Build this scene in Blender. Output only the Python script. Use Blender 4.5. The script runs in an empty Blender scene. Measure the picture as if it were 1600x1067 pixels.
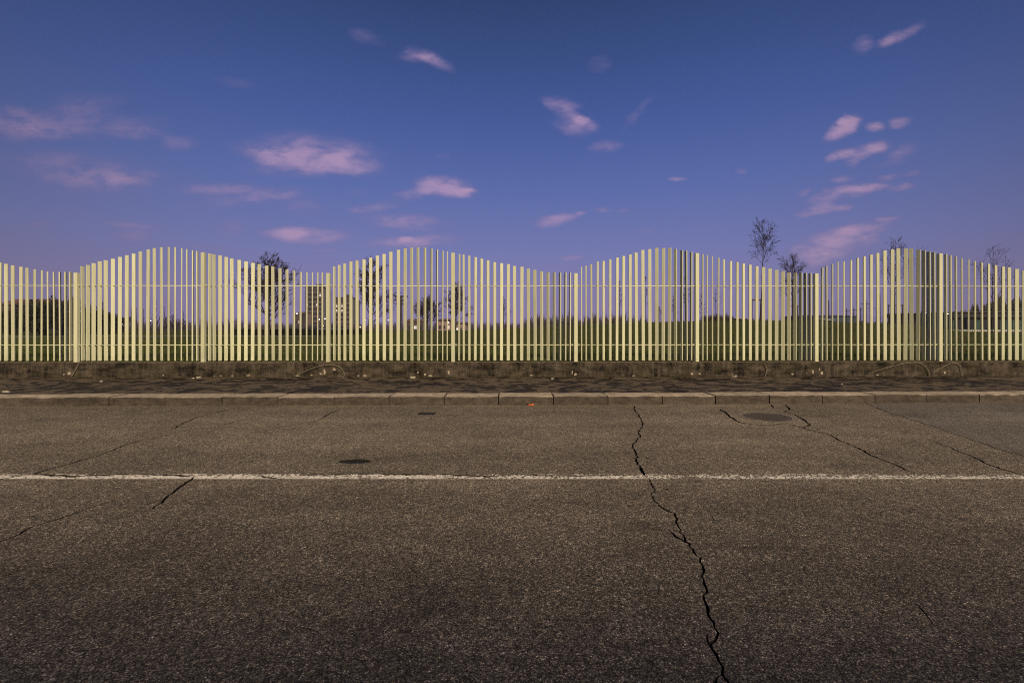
import bpy, bmesh, math, random
import numpy as np
from mathutils import Vector, Matrix
from mathutils.geometry import delaunay_2d_cdt

random.seed(7)
R = math.radians
scene = bpy.context.scene
C = scene.collection

# ------------------------------------------------------------------ camera
F, CX, HY, CAMZ = 711.0, 800.0, 505.0, 1.5       # photo pixels (1600 wide), horizon row, eye height
cam_d = bpy.data.cameras.new('camera')
cam = bpy.data.objects.new('camera', cam_d)
C.objects.link(cam)
cam.location = (0, 0, CAMZ)
cam.rotation_euler = (R(90), 0, 0)
cam_d.sensor_width = 36.0
cam_d.lens = F / 1600 * 36
cam_d.shift_y = -(533.5 - HY) / 1600
cam_d.clip_start = 0.05
cam_d.clip_end = 3000
scene.camera = cam

# ------------------------------------------------------------------ sun, exposure
SUN_AZ, SUN_EL = 25.0, 36.0        # degrees right of straight behind the camera, height
sun_d = bpy.data.lights.new('sun', 'SUN')
sun = bpy.data.objects.new('sun', sun_d)
C.objects.link(sun)
sv = Vector((math.sin(R(SUN_AZ)) * math.cos(R(SUN_EL)), -math.cos(R(SUN_AZ)) * math.cos(R(SUN_EL)), math.sin(R(SUN_EL))))
sun.rotation_euler = sv.to_track_quat('Z', 'Y').to_euler()
sun.location = sv * 60
sun_d.energy = 4.3
sun_d.color = (1.0, 0.81, 0.57)
sun_d.angle = R(9.0)
scene.view_settings.view_transform = 'Standard'
scene.view_settings.look = 'None'
scene.view_settings.exposure = 0
scene.view_settings.gamma = 1
scene.view_settings.use_curve_mapping = False
scene.cycles.pixel_filter_type = 'BLACKMAN_HARRIS'
scene.cycles.filter_width = 1.05
scene.cycles.use_denoising = False
scene.cycles.max_bounces = 4
scene.cycles.diffuse_bounces = 2
scene.cycles.glossy_bounces = 2
scene.cycles.transparent_max_bounces = 6
scene.cycles.volume_bounces = 0

# ------------------------------------------------------------------ node helper
class NT:
    def __init__(s, tree):
        s.t = tree; s.n = tree.nodes; s.l = tree.links
    def node(s, typ, **kw):
        n = s.n.new(typ)
        for k, v in kw.items(): setattr(n, k, v)
        return n
    def put(s, sock, v):
        if isinstance(v, bpy.types.NodeSocket): s.l.new(v, sock)
        elif v is not None: sock.default_value = v
    def math(s, op, a, b=None, c=None, clamp=False):
        n = s.node('ShaderNodeMath', operation=op, use_clamp=clamp)
        for i, v in enumerate((a, b, c)): s.put(n.inputs[i], v)
        return n.outputs[0]
    def vmath(s, op, a, b=None, scale=None):
        n = s.node('ShaderNodeVectorMath', operation=op)
        s.put(n.inputs[0], a); s.put(n.inputs[1], b)
        if scale is not None: s.put(n.inputs['Scale'], scale)
        return n.outputs['Value'] if op in ('LENGTH', 'DOT_PRODUCT', 'DISTANCE') else n.outputs[0]
    def mapr(s, v, a, b, c=0.0, d=1.0, smooth=False):
        n = s.node('ShaderNodeMapRange', interpolation_type='SMOOTHSTEP' if smooth else 'LINEAR')
        for i, q in enumerate((v, a, b, c, d)): s.put(n.inputs[i], q)
        return n.outputs[0]
    def mix(s, f, a, b, blend='MIX'):
        n = s.node('ShaderNodeMix', data_type='RGBA', blend_type=blend)
        s.put(n.inputs[0], f)
        for i, v in ((6, a), (7, b)):
            if isinstance(v, (tuple, list)): v = tuple(v) + (1,) if len(v) == 3 else v
            s.put(n.inputs[i], v)
        return n.outputs[2]
    def noise(s, vec, scale, detail=4, rough=0.55, dist=0.0, color=False):
        n = s.node('ShaderNodeTexNoise')
        s.put(n.inputs['Vector'], vec); n.inputs['Scale'].default_value = scale
        n.inputs['Detail'].default_value = detail; n.inputs['Roughness'].default_value = rough
        n.inputs['Distortion'].default_value = dist
        return n.outputs['Color' if color else 'Fac']
    def ramp(s, f, stops, interp='LINEAR'):
        n = s.node('ShaderNodeValToRGB')
        cr = n.color_ramp; cr.interpolation = interp
        while len(cr.elements) < len(stops): cr.elements.new(0.5)
        for e, (p, c) in zip(cr.elements, stops):
            e.position = p; e.color = tuple(c) + (1,) if len(c) == 3 else c
        s.put(n.inputs[0], f)
        return n.outputs[0]
    def mapping(s, vec, scale=(1, 1, 1), loc=(0, 0, 0), rot=(0, 0, 0), typ='POINT'):
        n = s.node('ShaderNodeMapping', vector_type=typ)
        s.put(n.inputs['Vector'], vec)
        n.inputs['Location'].default_value = loc
        n.inputs['Rotation'].default_value = rot
        n.inputs['Scale'].default_value = scale
        return n.outputs[0]
    def xyz(s, x, y, z):
        n = s.node('ShaderNodeCombineXYZ')
        for i, v in enumerate((x, y, z)): s.put(n.inputs[i], v)
        return n.outputs[0]

# ------------------------------------------------------------------ world: dusk sky with small pink clouds
world = bpy.data.worlds.new('World')
scene.world = world
world.use_nodes = True
W = NT(world.node_tree)
W.n.clear()
tc = W.node('ShaderNodeTexCoord')
dirv = W.vmath('NORMALIZE', tc.outputs['Generated'])
sep = W.node('ShaderNodeSeparateXYZ'); W.l.new(dirv, sep.inputs[0])
dx, dy, dz = sep.outputs
grad = W.ramp(W.math('MAXIMUM', dz, 0.0), [
    (0.0, (.232, .186, .362)), (.07, (.212, .188, .395)), (.146, (.165, .184, .420)), (.277, (.094, .142, .380)),
    (.395, (.054, .100, .305)), (.495, (.034, .071, .222)), (.579, (.021, .050, .150)), (1.0, (.010, .026, .085))])
hor = W.math('SQRT', W.math('ADD', W.math('MULTIPLY', dx, dx), W.math('MULTIPLY', dy, dy)))
caz = W.math('DIVIDE', dy, W.math('MAXIMUM', hor, 0.001))
azf = W.mapr(caz, 0.34, 0.98, 0.50, 1.0, smooth=True)
grad = W.mix(1.0, grad, W.xyz(W.math('MULTIPLY', azf, .93), W.math('MULTIPLY', azf, .97), W.math('MULTIPLY', W.math('POWER', azf, 1.1), 1.04)), 'MULTIPLY')
# faint physical sky behind the ramp
sky = W.node('ShaderNodeTexSky', sky_type='NISHITA')
sky.sun_disc = False
sky.sun_elevation = R(1.0)
sky.sun_rotation = R(180 - SUN_AZ)
sky.altitude = 120
grad = W.mix(1.0, grad, W.vmath('SCALE', sky.outputs[0], scale=0.008), 'ADD')
# clouds, laid out by direction (x/y, z/y in front)
ysafe = W.math('MAXIMUM', dy, 0.05)
u = W.math('DIVIDE', dx, ysafe)
v = W.math('DIVIDE', dz, ysafe)
uv = W.xyz(u, v, 0.0)
warp = W.noise(W.mapping(uv, scale=(5, 12, 1)), 1.0, 4, 0.6, color=True)
warp = W.vmath('MULTIPLY', W.vmath('SUBTRACT', warp, (.5, .5, .5)), (0.055, 0.026, 0.0))
warp2 = W.noise(W.mapping(uv, scale=(20, 45, 1)), 1.0, 3, 0.6, color=True)
warp2 = W.vmath('MULTIPLY', W.vmath('SUBTRACT', warp2, (.5, .5, .5)), (0.022, 0.010, 0.0))
uvw = W.vmath('ADD', W.vmath('ADD', uv, warp), warp2)
CL = [  # px, py, half width, half height, tilt degrees, strength
 (100,193,120,20,-2,.55),(35,205,62,16,0,.45),(135,160,46,12,3,.38),(278,226,24,8,0,.45),(215,210,42,8,-4,.30),
 (118,262,100,21,-6,.58),(200,278,30,7,-8,.3),(140,288,80,20,-4,.26),
 (490,240,78,24,-4,.80),(418,240,46,11,-10,.55),(535,252,50,14,-12,.50),(470,262,74,14,0,.35),
 (692,290,36,13,-6,.95),(715,301,25,7,-4,.5),(645,303,24,8,8,.5),(735,298,14,3,0,.4),
 (478,367,58,11,-3,.75),(455,362,34,8,4,.45),(642,377,58,9,3,.62),(640,372,16,4,0,.4),
 (340,297,62,9,0,.42),(425,305,42,8,9,.48),(350,318,50,8,3,.3),(582,323,34,7,5,.5),(638,346,56,11,-4,.42),(475,322,28,12,0,.26),
 (672,92,34,8,-22,.60),(650,88,24,9,0,.3),(570,57,20,10,-20,.26),(368,131,26,7,-8,.14),
 (880,165,24,9,-10,.55),(890,182,36,10,-32,.62),(915,192,20,7,-28,.55),(890,200,22,8,-20,.3),(946,228,20,7,0,.5),
 (868,343,28,8,14,.72),(905,331,8,3,0,.35),(940,327,12,3,0,.26),(975,326,10,3,0,.22),(1060,281,12,3,0,.42),
 (938,102,14,10,20,.16),(995,178,28,6,52,.15),(1155,266,8,5,0,.24),(1012,358,12,4,0,.18),(690,245,10,4,0,.16),
 (1318,200,26,12,28,1.25),(1326,194,13,11,20,.9),(1368,198,12,7,5,.8),(1406,192,15,7,15,.45),
 (1312,243,18,8,24,.65),(1352,236,32,10,18,.68),(1368,228,12,5,10,.4),(1410,236,20,9,22,.36),(1334,257,9,6,0,.36),(1395,255,22,6,12,.2),
 (1318,282,17,5,10,.5),(1385,277,18,5,8,.5),(1425,272,14,4,8,.2),(1325,301,52,9,11,.80),(1350,295,24,5,10,.4),(1408,292,18,5,12,.6),
 (1255,302,11,4,12,.35),(1278,327,30,7,12,.7),(1323,324,15,4,8,.5),(1380,341,22,4,8,.42),(1310,371,60,12,15,.72),
 (1345,357,40,6,10,.5),(1355,370,14,5,8,.45),(1295,390,48,12,4,.5),(1280,402,34,8,3,.5),(1278,414,20,6,0,.4),(1360,378,14,5,10,.45),
 (1412,55,30,8,30,.60),(1385,68,14,6,20,.3),(1352,70,14,11,35,.36),
 (205,352,42,6,-6,.38),(208,369,32,9,-3,.36),(60,350,28,6,4,.32),(105,330,28,7,0,.26),(360,356,24,12,0,.24),(300,385,60,8,-4,.2),
 (892,402,17,4,0,.36),(510,392,30,4,0,.2),(20,180,30,12,0,.25),(240,270,18,5,-8,.24),(560,300,14,4,0,.14)]
dens = None
sepw = W.node('ShaderNodeSeparateXYZ'); W.l.new(uvw, sepw.inputs[0])
uw, vw = sepw.outputs[0], sepw.outputs[1]
for (px, py, a, b, ang, st) in CL:
    u0, v0 = (px - CX) / F, (HY - py) / F
    ca, sa = math.cos(R(ang)), math.sin(R(ang)); ra, rb = a * 1.6 / F, b * 1.6 / F
    base = uvw if dens is None else W.xyz(uw, vw, dens)
    eps = 1e-6                      # tie each puff to the last so that the node stack stays small
    p = W.math('ADD', W.vmath('DOT_PRODUCT', base, (ca / ra, sa / ra, eps)), -(u0 * ca + v0 * sa) / ra)
    q = W.math('ADD', W.vmath('DOT_PRODUCT', base, (-sa / rb, ca / rb, eps)), -(-u0 * sa + v0 * ca) / rb)
    # sharper crown, soft trailing base
    e = W.math('SUBTRACT', 1.0, W.math('MULTIPLY_ADD', p, p, W.math('MULTIPLY', q, q)), clamp=True)
    e = W.math('POWER', e, 1.4)
    dens = W.math('MULTIPLY_ADD', e, st * (1.3 if st < .5 else 1.05) * (.70 if px < 320 else .85 if px < 600 else 1.0), dens if dens is not None else 0.0)
wisp = W.noise(W.mapping(uvw, scale=(15, 32, 1), rot=(0, 0, R(-7))), 1.0, 6, 0.6)
dens = W.math('MULTIPLY', dens, W.mapr(wisp, 0.34, 0.60, 0.38, 1.3))
front = W.mapr(dy, 0.42, 0.54)
dens = W.math('MULTIPLY', dens, front)
# the same broken cloud, by chance, over the rest of the sky
rest = W.noise(W.mapping(dirv, scale=(3, 3, 10)), 1.3, 3, 0.6)
rest = W.mapr(rest, 0.58, 0.78, 0.0, 0.8, smooth=True)
side = W.mapr(caz, 0.52, 0.62, 1.0, 0.0)
upm = W.mapr(dz, 0.60, 0.68)
rest = W.math('MULTIPLY', rest, W.math('MAXIMUM', side, upm))
def with_cloud(den):
    den = W.math('SUBTRACT', 1.0, W.math('EXPONENT', W.math('MULTIPLY', den, -1.15)))
    pink = W.mix(W.mapr(den, 0.15, 0.72), PINK_THIN, PINK_THICK)
    pink = W.mix(1.0, pink, W.xyz(azf, azf, azf), 'MULTIPLY')
    g = W.node('ShaderNodeBackground'); W.l.new(W.mix(W.math('MULTIPLY', den, 0.95), grad, pink), g.inputs[0])
    return g.outputs[0]
PINK_THIN, PINK_THICK = (.20, .168, .37), (.47, .31, .49)
ahead = W.math('MULTIPLY', W.math('GREATER_THAN', dy, 0.42), W.math('GREATER_THAN', dz, 0.0))
ms = W.node('ShaderNodeMixShader'); W.l.new(ahead, ms.inputs[0])
W.l.new(with_cloud(rest), ms.inputs[1]); W.l.new(with_cloud(W.math('ADD', dens, rest)), ms.inputs[2])
wo = W.node('ShaderNodeOutputWorld'); W.l.new(ms.outputs[0], wo.inputs[0])
world.cycles.sampling_method = 'NONE'      # a smooth sky needs no importance map

# ------------------------------------------------------------------ geometry helpers
def gnd(px, py, z=0.0):
    d = F * (CAMZ - z) / (py - HY)
    return Vector(((px - CX) / F * d, d, z))
def at(px, d, z=0.0):
    return Vector(((px - CX) / F * d, d, z))
def zpx(py, d):
    return CAMZ - (py - HY) * d / F

def tag(o, label=None, cat=None, group=None, kind=None):
    if label: o['label'] = label
    if cat: o['category'] = cat
    if group: o['group'] = group
    if kind: o['kind'] = kind
    return o
def link(name, me, mat=None, parent=None, loc=None):
    o = bpy.data.objects.new(name, me); C.objects.link(o)
    if mat is not None and not me.materials: me.materials.append(mat)
    if parent is not None: o.parent = parent
    if loc is not None: o.location = loc
    return o
def empty(name, loc=(0, 0, 0), rz=0.0):
    o = bpy.data.objects.new(name, None); C.objects.link(o)
    o.empty_display_size = 0.2
    o.location = loc; o.rotation_euler = (0, 0, rz)
    return o

class MB:
    """collects verts / faces for one mesh"""
    def __init__(s): s.v = []; s.f = []; s.m = []
    def face(s, pts, mi=0):
        i = len(s.v); s.v += [tuple(p) for p in pts]; s.f.append(tuple(range(i, i + len(pts)))); s.m.append(mi)
    def box(s, c, size, rz=0.0, mi=0):
        x, y, z = [q / 2 for q in size]; cs, sn = math.cos(rz), math.sin(rz)
        i = len(s.v)
        for a, b, e in ((-1,-1,-1),(1,-1,-1),(1,1,-1),(-1,1,-1),(-1,-1,1),(1,-1,1),(1,1,1),(-1,1,1)):
            X, Y = a * x, b * y
            s.v.append((c[0] + X * cs - Y * sn, c[1] + X * sn + Y * cs, c[2] + e * z))
        for q in ((0,3,2,1),(4,5,6,7),(0,1,5,4),(1,2,6,5),(2,3,7,6),(3,0,4,7)):
            s.f.append(tuple(i + k for k in q)); s.m.append(mi)
        return s
    def prism(s, poly, z0, z1, mi=0):
        i = len(s.v); n = len(poly)
        s.v += [(p[0], p[1], z0) for p in poly] + [(p[0], p[1], z1) for p in poly]
        s.f.append(tuple(i + k for k in reversed(range(n)))); s.f.append(tuple(i + n + k for k in range(n)))
        s.m += [mi, mi]
        for k in range(n):
            k2 = (k + 1) % n
            s.f.append((i + k, i + k2, i + n + k2, i + n + k)); s.m.append(mi)
        return s
    def tube(s, pts, rad, n=5, cap=True, mi=0):
        pts = [Vector(p) for p in pts]
        prev = None; i0 = len(s.v)
        for k, p in enumerate(pts):
            t = (pts[min(k + 1, len(pts) - 1)] - pts[max(k - 1, 0)]).normalized()
            if prev is None: a = t.orthogonal().normalized()
            else: a = (prev - t * prev.dot(t)).normalized()
            prev = a; b = t.cross(a)
            r = rad[k] if hasattr(rad, '__len__') else rad
            for j in range(n):
                th = 2 * math.pi * j / n
                s.v.append(tuple(p + (a * math.cos(th) + b * math.sin(th)) * r))
        for k in range(len(pts) - 1):
            for j in range(n):
                j2 = (j + 1) % n
                s.f.append((i0 + k*n + j, i0 + k*n + j2, i0 + (k+1)*n + j2, i0 + (k+1)*n + j)); s.m.append(mi)
        if cap:
            e = i0 + (len(pts) - 1) * n
            s.f.append(tuple(i0 + j for j in reversed(range(n)))); s.f.append(tuple(e + j for j in range(n))); s.m += [mi, mi]
        return s
    def mesh(s, name, mats=None, smooth=False):
        me = bpy.data.meshes.new(name)
        me.from_pydata(s.v, [], s.f)
        for m in (mats or []): me.materials.append(m)
        if mats and len(mats) > 1: me.polygons.foreach_set('material_index', s.m)
        if smooth: me.polygons.foreach_set('use_smooth', [True] * len(me.polygons))
        me.update()
        return me
    def build(s, name, mat, parent=None, loc=None, smooth=False):
        return link(name, s.mesh(name, [mat] if not isinstance(mat, list) else mat, smooth), None, parent, loc)

def tri_mesh(name, verts, tris, mat):
    """numpy verts (n,3), tris (m,3)"""
    me = bpy.data.meshes.new(name)
    n, m = len(verts), len(tris)
    me.vertices.add(n); me.vertices.foreach_set('co', np.asarray(verts, dtype=np.float32).ravel())
    me.loops.add(m * 3); me.loops.foreach_set('vertex_index', np.asarray(tris, dtype=np.int32).ravel())
    me.polygons.add(m); me.polygons.foreach_set('loop_start', np.arange(0, m * 3, 3, dtype=np.int32))
    me.polygons.foreach_set('loop_total', np.full(m, 3, dtype=np.int32))
    me.materials.append(mat); me.update(calc_edges=True); me.validate()
    return me

# ------------------------------------------------------------------ materials
def new_mat(name):
    m = bpy.data.materials.new(name); m.use_nodes = True
    t = NT(m.node_tree); t.bsdf = m.node_tree.nodes['Principled BSDF']
    t.coord = t.node('ShaderNodeTexCoord').outputs['Object']
    return m, t
def bump(t, h, strength=0.5, dist=0.01):
    b = t.node('ShaderNodeBump'); b.inputs['Strength'].default_value = strength; b.inputs['Distance'].default_value = dist
    t.put(b.inputs['Height'], h); t.l.new(b.outputs[0], t.bsdf.inputs['Normal'])
def simple(name, c, rough=0.7, var=0.25, scale=6.0, metal=0.0, spec=0.3):
    m, t = new_mat(name)
    n = t.noise(t.coord, scale, 4)
    k = t.mapr(n, 0.3, 0.7, 1 - var, 1 + var)
    colr = t.vmath('SCALE', tuple(c), scale=k)
    t.l.new(colr, t.bsdf.inputs['Base Color'])
    t.bsdf.inputs['Roughness'].default_value = rough; t.bsdf.inputs['Metallic'].default_value = metal
    t.bsdf.inputs['Specular IOR Level'].default_value = spec
    return m
def glow(name, c, s):
    m, t = new_mat(name)
    t.bsdf.inputs['Base Color'].default_value = (.1, .1, .1, 1)
    t.bsdf.inputs['Emission Color'].default_value = tuple(c) + (1,)
    t.bsdf.inputs['Emission Strength'].default_value = s
    m.cycles.emission_sampling = 'NONE'
    return m

def asphalt(name, scale, lo, mid, hi, tint, bumps=0.6, blot=0.3):
    m, t = new_mat(name)
    vor = t.node('ShaderNodeTexVoronoi'); t.l.new(t.coord, vor.inputs['Vector']); vor.inputs['Scale'].default_value = scale
    sp = t.node('ShaderNodeSeparateColor'); t.l.new(vor.outputs['Color'], sp.inputs[0])
    stone = t.ramp(sp.outputs[0], [(0, (lo,) * 3), (.45, (mid * .8,) * 3), (.80, (mid * 1.35,) * 3), (.93, (hi * .8,) * 3), (1, (hi * 1.5,) * 3)])
    vor2 = t.node('ShaderNodeTexVoronoi'); t.l.new(t.coord, vor2.inputs['Vector']); vor2.inputs['Scale'].default_value = scale * 2.3
    sp2 = t.node('ShaderNodeSeparateColor'); t.l.new(vor2.outputs['Color'], sp2.inputs[0])
    stone = t.mix(1.0, stone, t.ramp(sp2.outputs[1], [(0, (.5,) * 3), (1, (1.5,) * 3)]), 'MULTIPLY')
    vor3 = t.node('ShaderNodeTexVoronoi'); t.l.new(t.coord, vor3.inputs['Vector']); vor3.inputs['Scale'].default_value = scale * .40
    sp3 = t.node('ShaderNodeSeparateColor'); t.l.new(vor3.outputs['Color'], sp3.inputs[0])
    stone = t.mix(1.0, stone, t.ramp(sp3.outputs[0], [(0, (.70,) * 3), (.6, (.98,) * 3), (.9, (1.25,) * 3), (1, (1.6,) * 3)]), 'MULTIPLY')
    gap = t.mapr(vor.outputs['Distance'], 0.35, 0.75, 1.0, 0.35)
    big = t.mapr(t.noise(t.coord, 0.45, 5, .6), 0.3, 0.7, 1 - blot, 1 + blot)
    med = t.mapr(t.noise(t.mapping(t.coord, scale=(.6, 1, 1)), 3.2, 5, .6), 0.3, 0.7, 0.84, 1.16)
    k = t.math('MULTIPLY', t.math('MULTIPLY', gap, big), med)
    # tyre-polished lanes run along the road, old oil and rubber darken odd spots
    lane = t.mapr(t.noise(t.mapping(t.coord, scale=(.05, 1.1, 1)), 1.0, 3, .5), .35, .65, .86, 1.12)
    oil = t.mapr(t.noise(t.mapping(t.coord, scale=(.5, .9, 1), loc=(3.1, 1.7, 0)), 1.15, 4, .6), .60, .72, 1.0, .66)
    k = t.math('MULTIPLY', t.math('MULTIPLY', k, lane), oil)
    hue = t.mix(sp.outputs[2], tuple(tint), (tint[0] * .95, tint[1] * 1.0, tint[2] * 1.10))
    c = t.mix(1.0, stone, hue, 'MULTIPLY')
    t.l.new(t.vmath('SCALE', c, scale=k), t.bsdf.inputs['Base Color'])
    t.bsdf.inputs['Roughness'].default_value = 0.85
    t.bsdf.inputs['Specular IOR Level'].default_value = 0.25
    h = t.math('SUBTRACT', t.math('MULTIPLY', sp.outputs[1], 0.6), vor.outputs['Distance'])
    bump(t, h, bumps, 0.006)
    return m

M_ROAD = asphalt('worn_asphalt', 126, .095, .245, .50, (1.0, .81, .595), 0.7, .20)
M_PATCH = asphalt('smooth_asphalt', 140, .08, .185, .31, (1.0, .85, .69), 0.4, .15)
M_CRACK = simple('crack_dirt', (.022, .018, .014), .95)
M_BITUMEN = simple('black_bitumen', (.010, .009, .009), .7)

def paint_mat():
    m, t = new_mat('worn_white_paint')
    vor = t.node('ShaderNodeTexVoronoi'); t.l.new(t.mapping(t.coord, scale=(1, 1, 1)), vor.inputs['Vector']); vor.inputs['Scale'].default_value = 60
    sp = t.node('ShaderNodeSeparateColor'); t.l.new(vor.outputs['Color'], sp.inputs[0])
    # wear: patchy along the line, heavier to the right and at the far edge
    w1 = t.noise(t.mapping(t.coord, scale=(1.6, 7, 1)), 1.0, 5, .65)
    w2 = t.noise(t.coord, 32, 3, .7)
    sx = t.node('ShaderNodeSeparateXYZ'); t.l.new(t.coord, sx.inputs[0])
    right = t.mapr(sx.outputs[0], -2.0, 1.0, 0.0, 0.055)
    edge = t.mapr(sx.outputs[1], 4.44, 4.53, 0.0, 0.10)
    bare = t.mapr(t.math('ABSOLUTE', t.math('SUBTRACT', sx.outputs[0], 1.72)), 0.05, 0.12, 0.075, 0.0)
    wear = t.math('ADD', t.math('ADD', t.math('MULTIPLY', w1, .38), t.math('MULTIPLY', w2, .62)), t.math('ADD', t.math('ADD', right, edge), bare))
    wear = t.math('ADD', wear, t.mapr(sp.outputs[0], 0, 1, -.10, .10))
    gone = t.mapr(wear, 0.545, 0.585)
    dirt = t.mapr(t.noise(t.coord, 9, 4), .3, .7, .75, 1.05)
    t.l.new(t.vmath('SCALE', (.80, .74, .65), scale=dirt), t.bsdf.inputs['Base Color'])
    t.bsdf.inputs['Roughness'].default_value = .7
    t.l.new(t.math('SUBTRACT', 1.0, gone), t.bsdf.inputs['Alpha'])
    return m
M_PAINT = paint_mat()

def wall_mat():
    m, t = new_mat('stained_concrete')
    geo = t.node('ShaderNodeNewGeometry').outputs['Position']
    drip = t.noise(t.mapping(geo, scale=(13, 1, 1.6)), 1.0, 6, .7)
    blot = t.noise(t.mapping(geo, scale=(1.1, 1, 2.2)), 2.1, 6, .72)
    grit = t.noise(geo, 38, 4, .75)
    f = t.mapr(t.math('ADD', t.math('MULTIPLY', drip, .35), t.math('MULTIPLY', blot, .65)), .42, .60)
    col = t.mix(f, (.013, .011, .009), (.110, .089, .068))
    col = t.mix(t.mapr(t.noise(geo, 5.1, 5, .7), .52, .66, 0, .75), col, (.050, .043, .020))
    sz = t.node('ShaderNodeSeparateXYZ'); t.l.new(geo, sz.inputs[0])
    rim = t.mapr(t.math('ADD', sz.outputs[2], t.math('MULTIPLY', grit, .03)), .522, .540)
    col = t.mix(t.math('MULTIPLY', rim, .6), col, (.17, .135, .09))     # weathered bare arris
    col = t.vmath('SCALE', col, scale=t.mapr(grit, .3, .7, .50, 1.55))
    t.l.new(col, t.bsdf.inputs['Base Color'])
    t.bsdf.inputs['Roughness'].default_value = .92; t.bsdf.inputs['Specular IOR Level'].default_value = .15
    bump(t, t.math('ADD', grit, drip), .6, .008)
    return m
M_WALL = wall_mat()
M_SPALL = simple('pale_mortar', (.40, .34, .26), .9, .3, 30)

def kerb_mat():
    m, t = new_mat('kerb_granite')
    geo = t.node('ShaderNodeNewGeometry')
    pos = geo.outputs['Position']
    oi = t.node('ShaderNodeObjectInfo').outputs['Random']
    n1 = t.noise(t.mapping(pos, scale=(1, 1, 2)), 6, 6, .7); n2 = t.noise(pos, 60, 4, .75)
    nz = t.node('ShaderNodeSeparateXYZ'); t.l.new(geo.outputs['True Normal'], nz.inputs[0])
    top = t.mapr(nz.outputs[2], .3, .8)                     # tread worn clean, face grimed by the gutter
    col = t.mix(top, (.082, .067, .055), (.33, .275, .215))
    col = t.vmath('SCALE', col, scale=t.mapr(n1, .3, .7, .50, 1.45))
    col = t.vmath('SCALE', col, scale=t.mapr(n2, .3, .7, .60, 1.45))
    col = t.vmath('SCALE', col, scale=t.mapr(oi, 0, 1, .86, 1.1))
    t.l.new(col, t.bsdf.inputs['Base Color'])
    t.bsdf.inputs['Roughness'].default_value = .88; t.bsdf.inputs['Specular IOR Level'].default_value = .2
    bump(t, t.math('ADD', n2, n1), .5, .005)
    return m
M_KERB = kerb_mat()

def pavement_mat():
    m, t = new_mat('damp_pavement_asphalt')
    vor = t.node('ShaderNodeTexVoronoi'); t.l.new(t.coord, vor.inputs['Vector']); vor.inputs['Scale'].default_value = 110
    sp = t.node('ShaderNodeSeparateColor'); t.l.new(vor.outputs['Color'], sp.inputs[0])
    n = t.noise(t.mapping(t.coord, scale=(1.0, 1.3, 1), rot=(0, 0, .2)), 3.4, 4, .55, .5)
    n2 = t.noise(t.coord, 0.5, 3, .5)
    blot = t.mapr(t.math('ADD', n, t.math('MULTIPLY', n2, .30)), .640, .672)
    col = t.mix(blot, (.098, .077, .059), (.018, .014, .012))
    col = t.vmath('SCALE', col, scale=t.mapr(sp.outputs[0], 0, 1, .6, 1.4))
    sx = t.node('ShaderNodeSeparateXYZ'); t.l.new(t.coord, sx.inputs[0])
    t.l.new(col, t.bsdf.inputs['Base Color'])
    t.l.new(t.mapr(blot, 0, 1, .85, .6), t.bsdf.inputs['Roughness'])
    t.bsdf.inputs['Specular IOR Level'].default_value = .08
    bump(t, vor.outputs['Distance'], .4, .004)
    return m
M_PAVE = pavement_mat()

def fence_mat():
    m, t = new_mat('cream_powder_coat')
    geo = t.node('ShaderNodeNewGeometry').outputs['Position']
    oi = t.node('ShaderNodeObjectInfo').outputs['Random']
    n = t.noise(t.mapping(geo, scale=(18, 18, 2.5)), 1.0, 5, .6)
    col = t.mix(t.mapr(n, .38, .72, 0, .50), (.70, .715, .50), (.53, .54, .35))
    sz = t.node('ShaderNodeSeparateXYZ'); t.l.new(geo, sz.inputs[0])
    splash = t.math('MULTIPLY', t.mapr(sz.outputs[2], .55, .95, 1, 0), t.mapr(t.noise(geo, 9, 5, .7), .4, .7))
    col = t.mix(t.math('MULTIPLY', splash, .45), col, (.33, .30, .17))
    col = t.vmath('SCALE', col, scale=t.mapr(oi, 0, 1, .86, 1.06))
    t.l.new(col, t.bsdf.inputs['Base Color'])
    t.bsdf.inputs['Roughness'].default_value = .6; t.bsdf.inputs['Specular IOR Level'].default_value = .3
    return m
M_FENCE = fence_mat()

def grass_ground():
    m, t = new_mat('grass_turf')
    a = t.noise(t.coord, 7, 6, .7); b = t.noise(t.coord, .25, 5, .6)
    col = t.mix(t.mapr(a, .35, .65), (.024, .032, .008), (.072, .078, .022))
    col = t.mix(t.mapr(b, .45, .7, 0, .7), col, (.082, .066, .032))
    t.l.new(col, t.bsdf.inputs['Base Color']); t.bsdf.inputs['Roughness'].default_value = 1
    t.bsdf.inputs['Specular IOR Level'].default_value = .05
    bump(t, a, 1.0, .08)
    return m
M_TURF = grass_ground()
def blade_mat(name, c1, c2):
    m, t = new_mat(name)
    n = t.noise(t.coord, .35, 4, .6); n2 = t.noise(t.coord, 35, 2)
    col = t.mix(t.mapr(t.math('ADD', t.math('MULTIPLY', n, .6), t.math('MULTIPLY', n2, .4)), .38, .62), c1, c2)
    t.l.new(col, t.bsdf.inputs['Base Color']); t.bsdf.inputs['Roughness'].default_value = .8
    t.bsdf.inputs['Specular IOR Level'].default_value = .1
    return m
M_BLADE = blade_mat('grass_blades', (.060, .105, .018), (.112, .118, .036))
M_DRY = blade_mat('dry_stalk', (.36, .31, .23), (.27, .23, .165))
M_DRYG = blade_mat('dry_grass', (.11, .085, .045), (.055, .055, .022))
M_BARK = simple('bark', (.034, .026, .022), .95, .35, 9)
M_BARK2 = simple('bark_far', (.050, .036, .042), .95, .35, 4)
M_LEAF = simple('brown_leaf', (.050, .028, .016), .9, .5, 4)
M_EVER = simple('evergreen_leaf', (.016, .018, .010), .8, .5, 3)
M_HEDGE = simple('hedge_leaf', (.010, .012, .006), .9, .4, 3)
M_WOOD = simple('stake_wood', (.060, .042, .030), .9, .3, 12)
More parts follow.
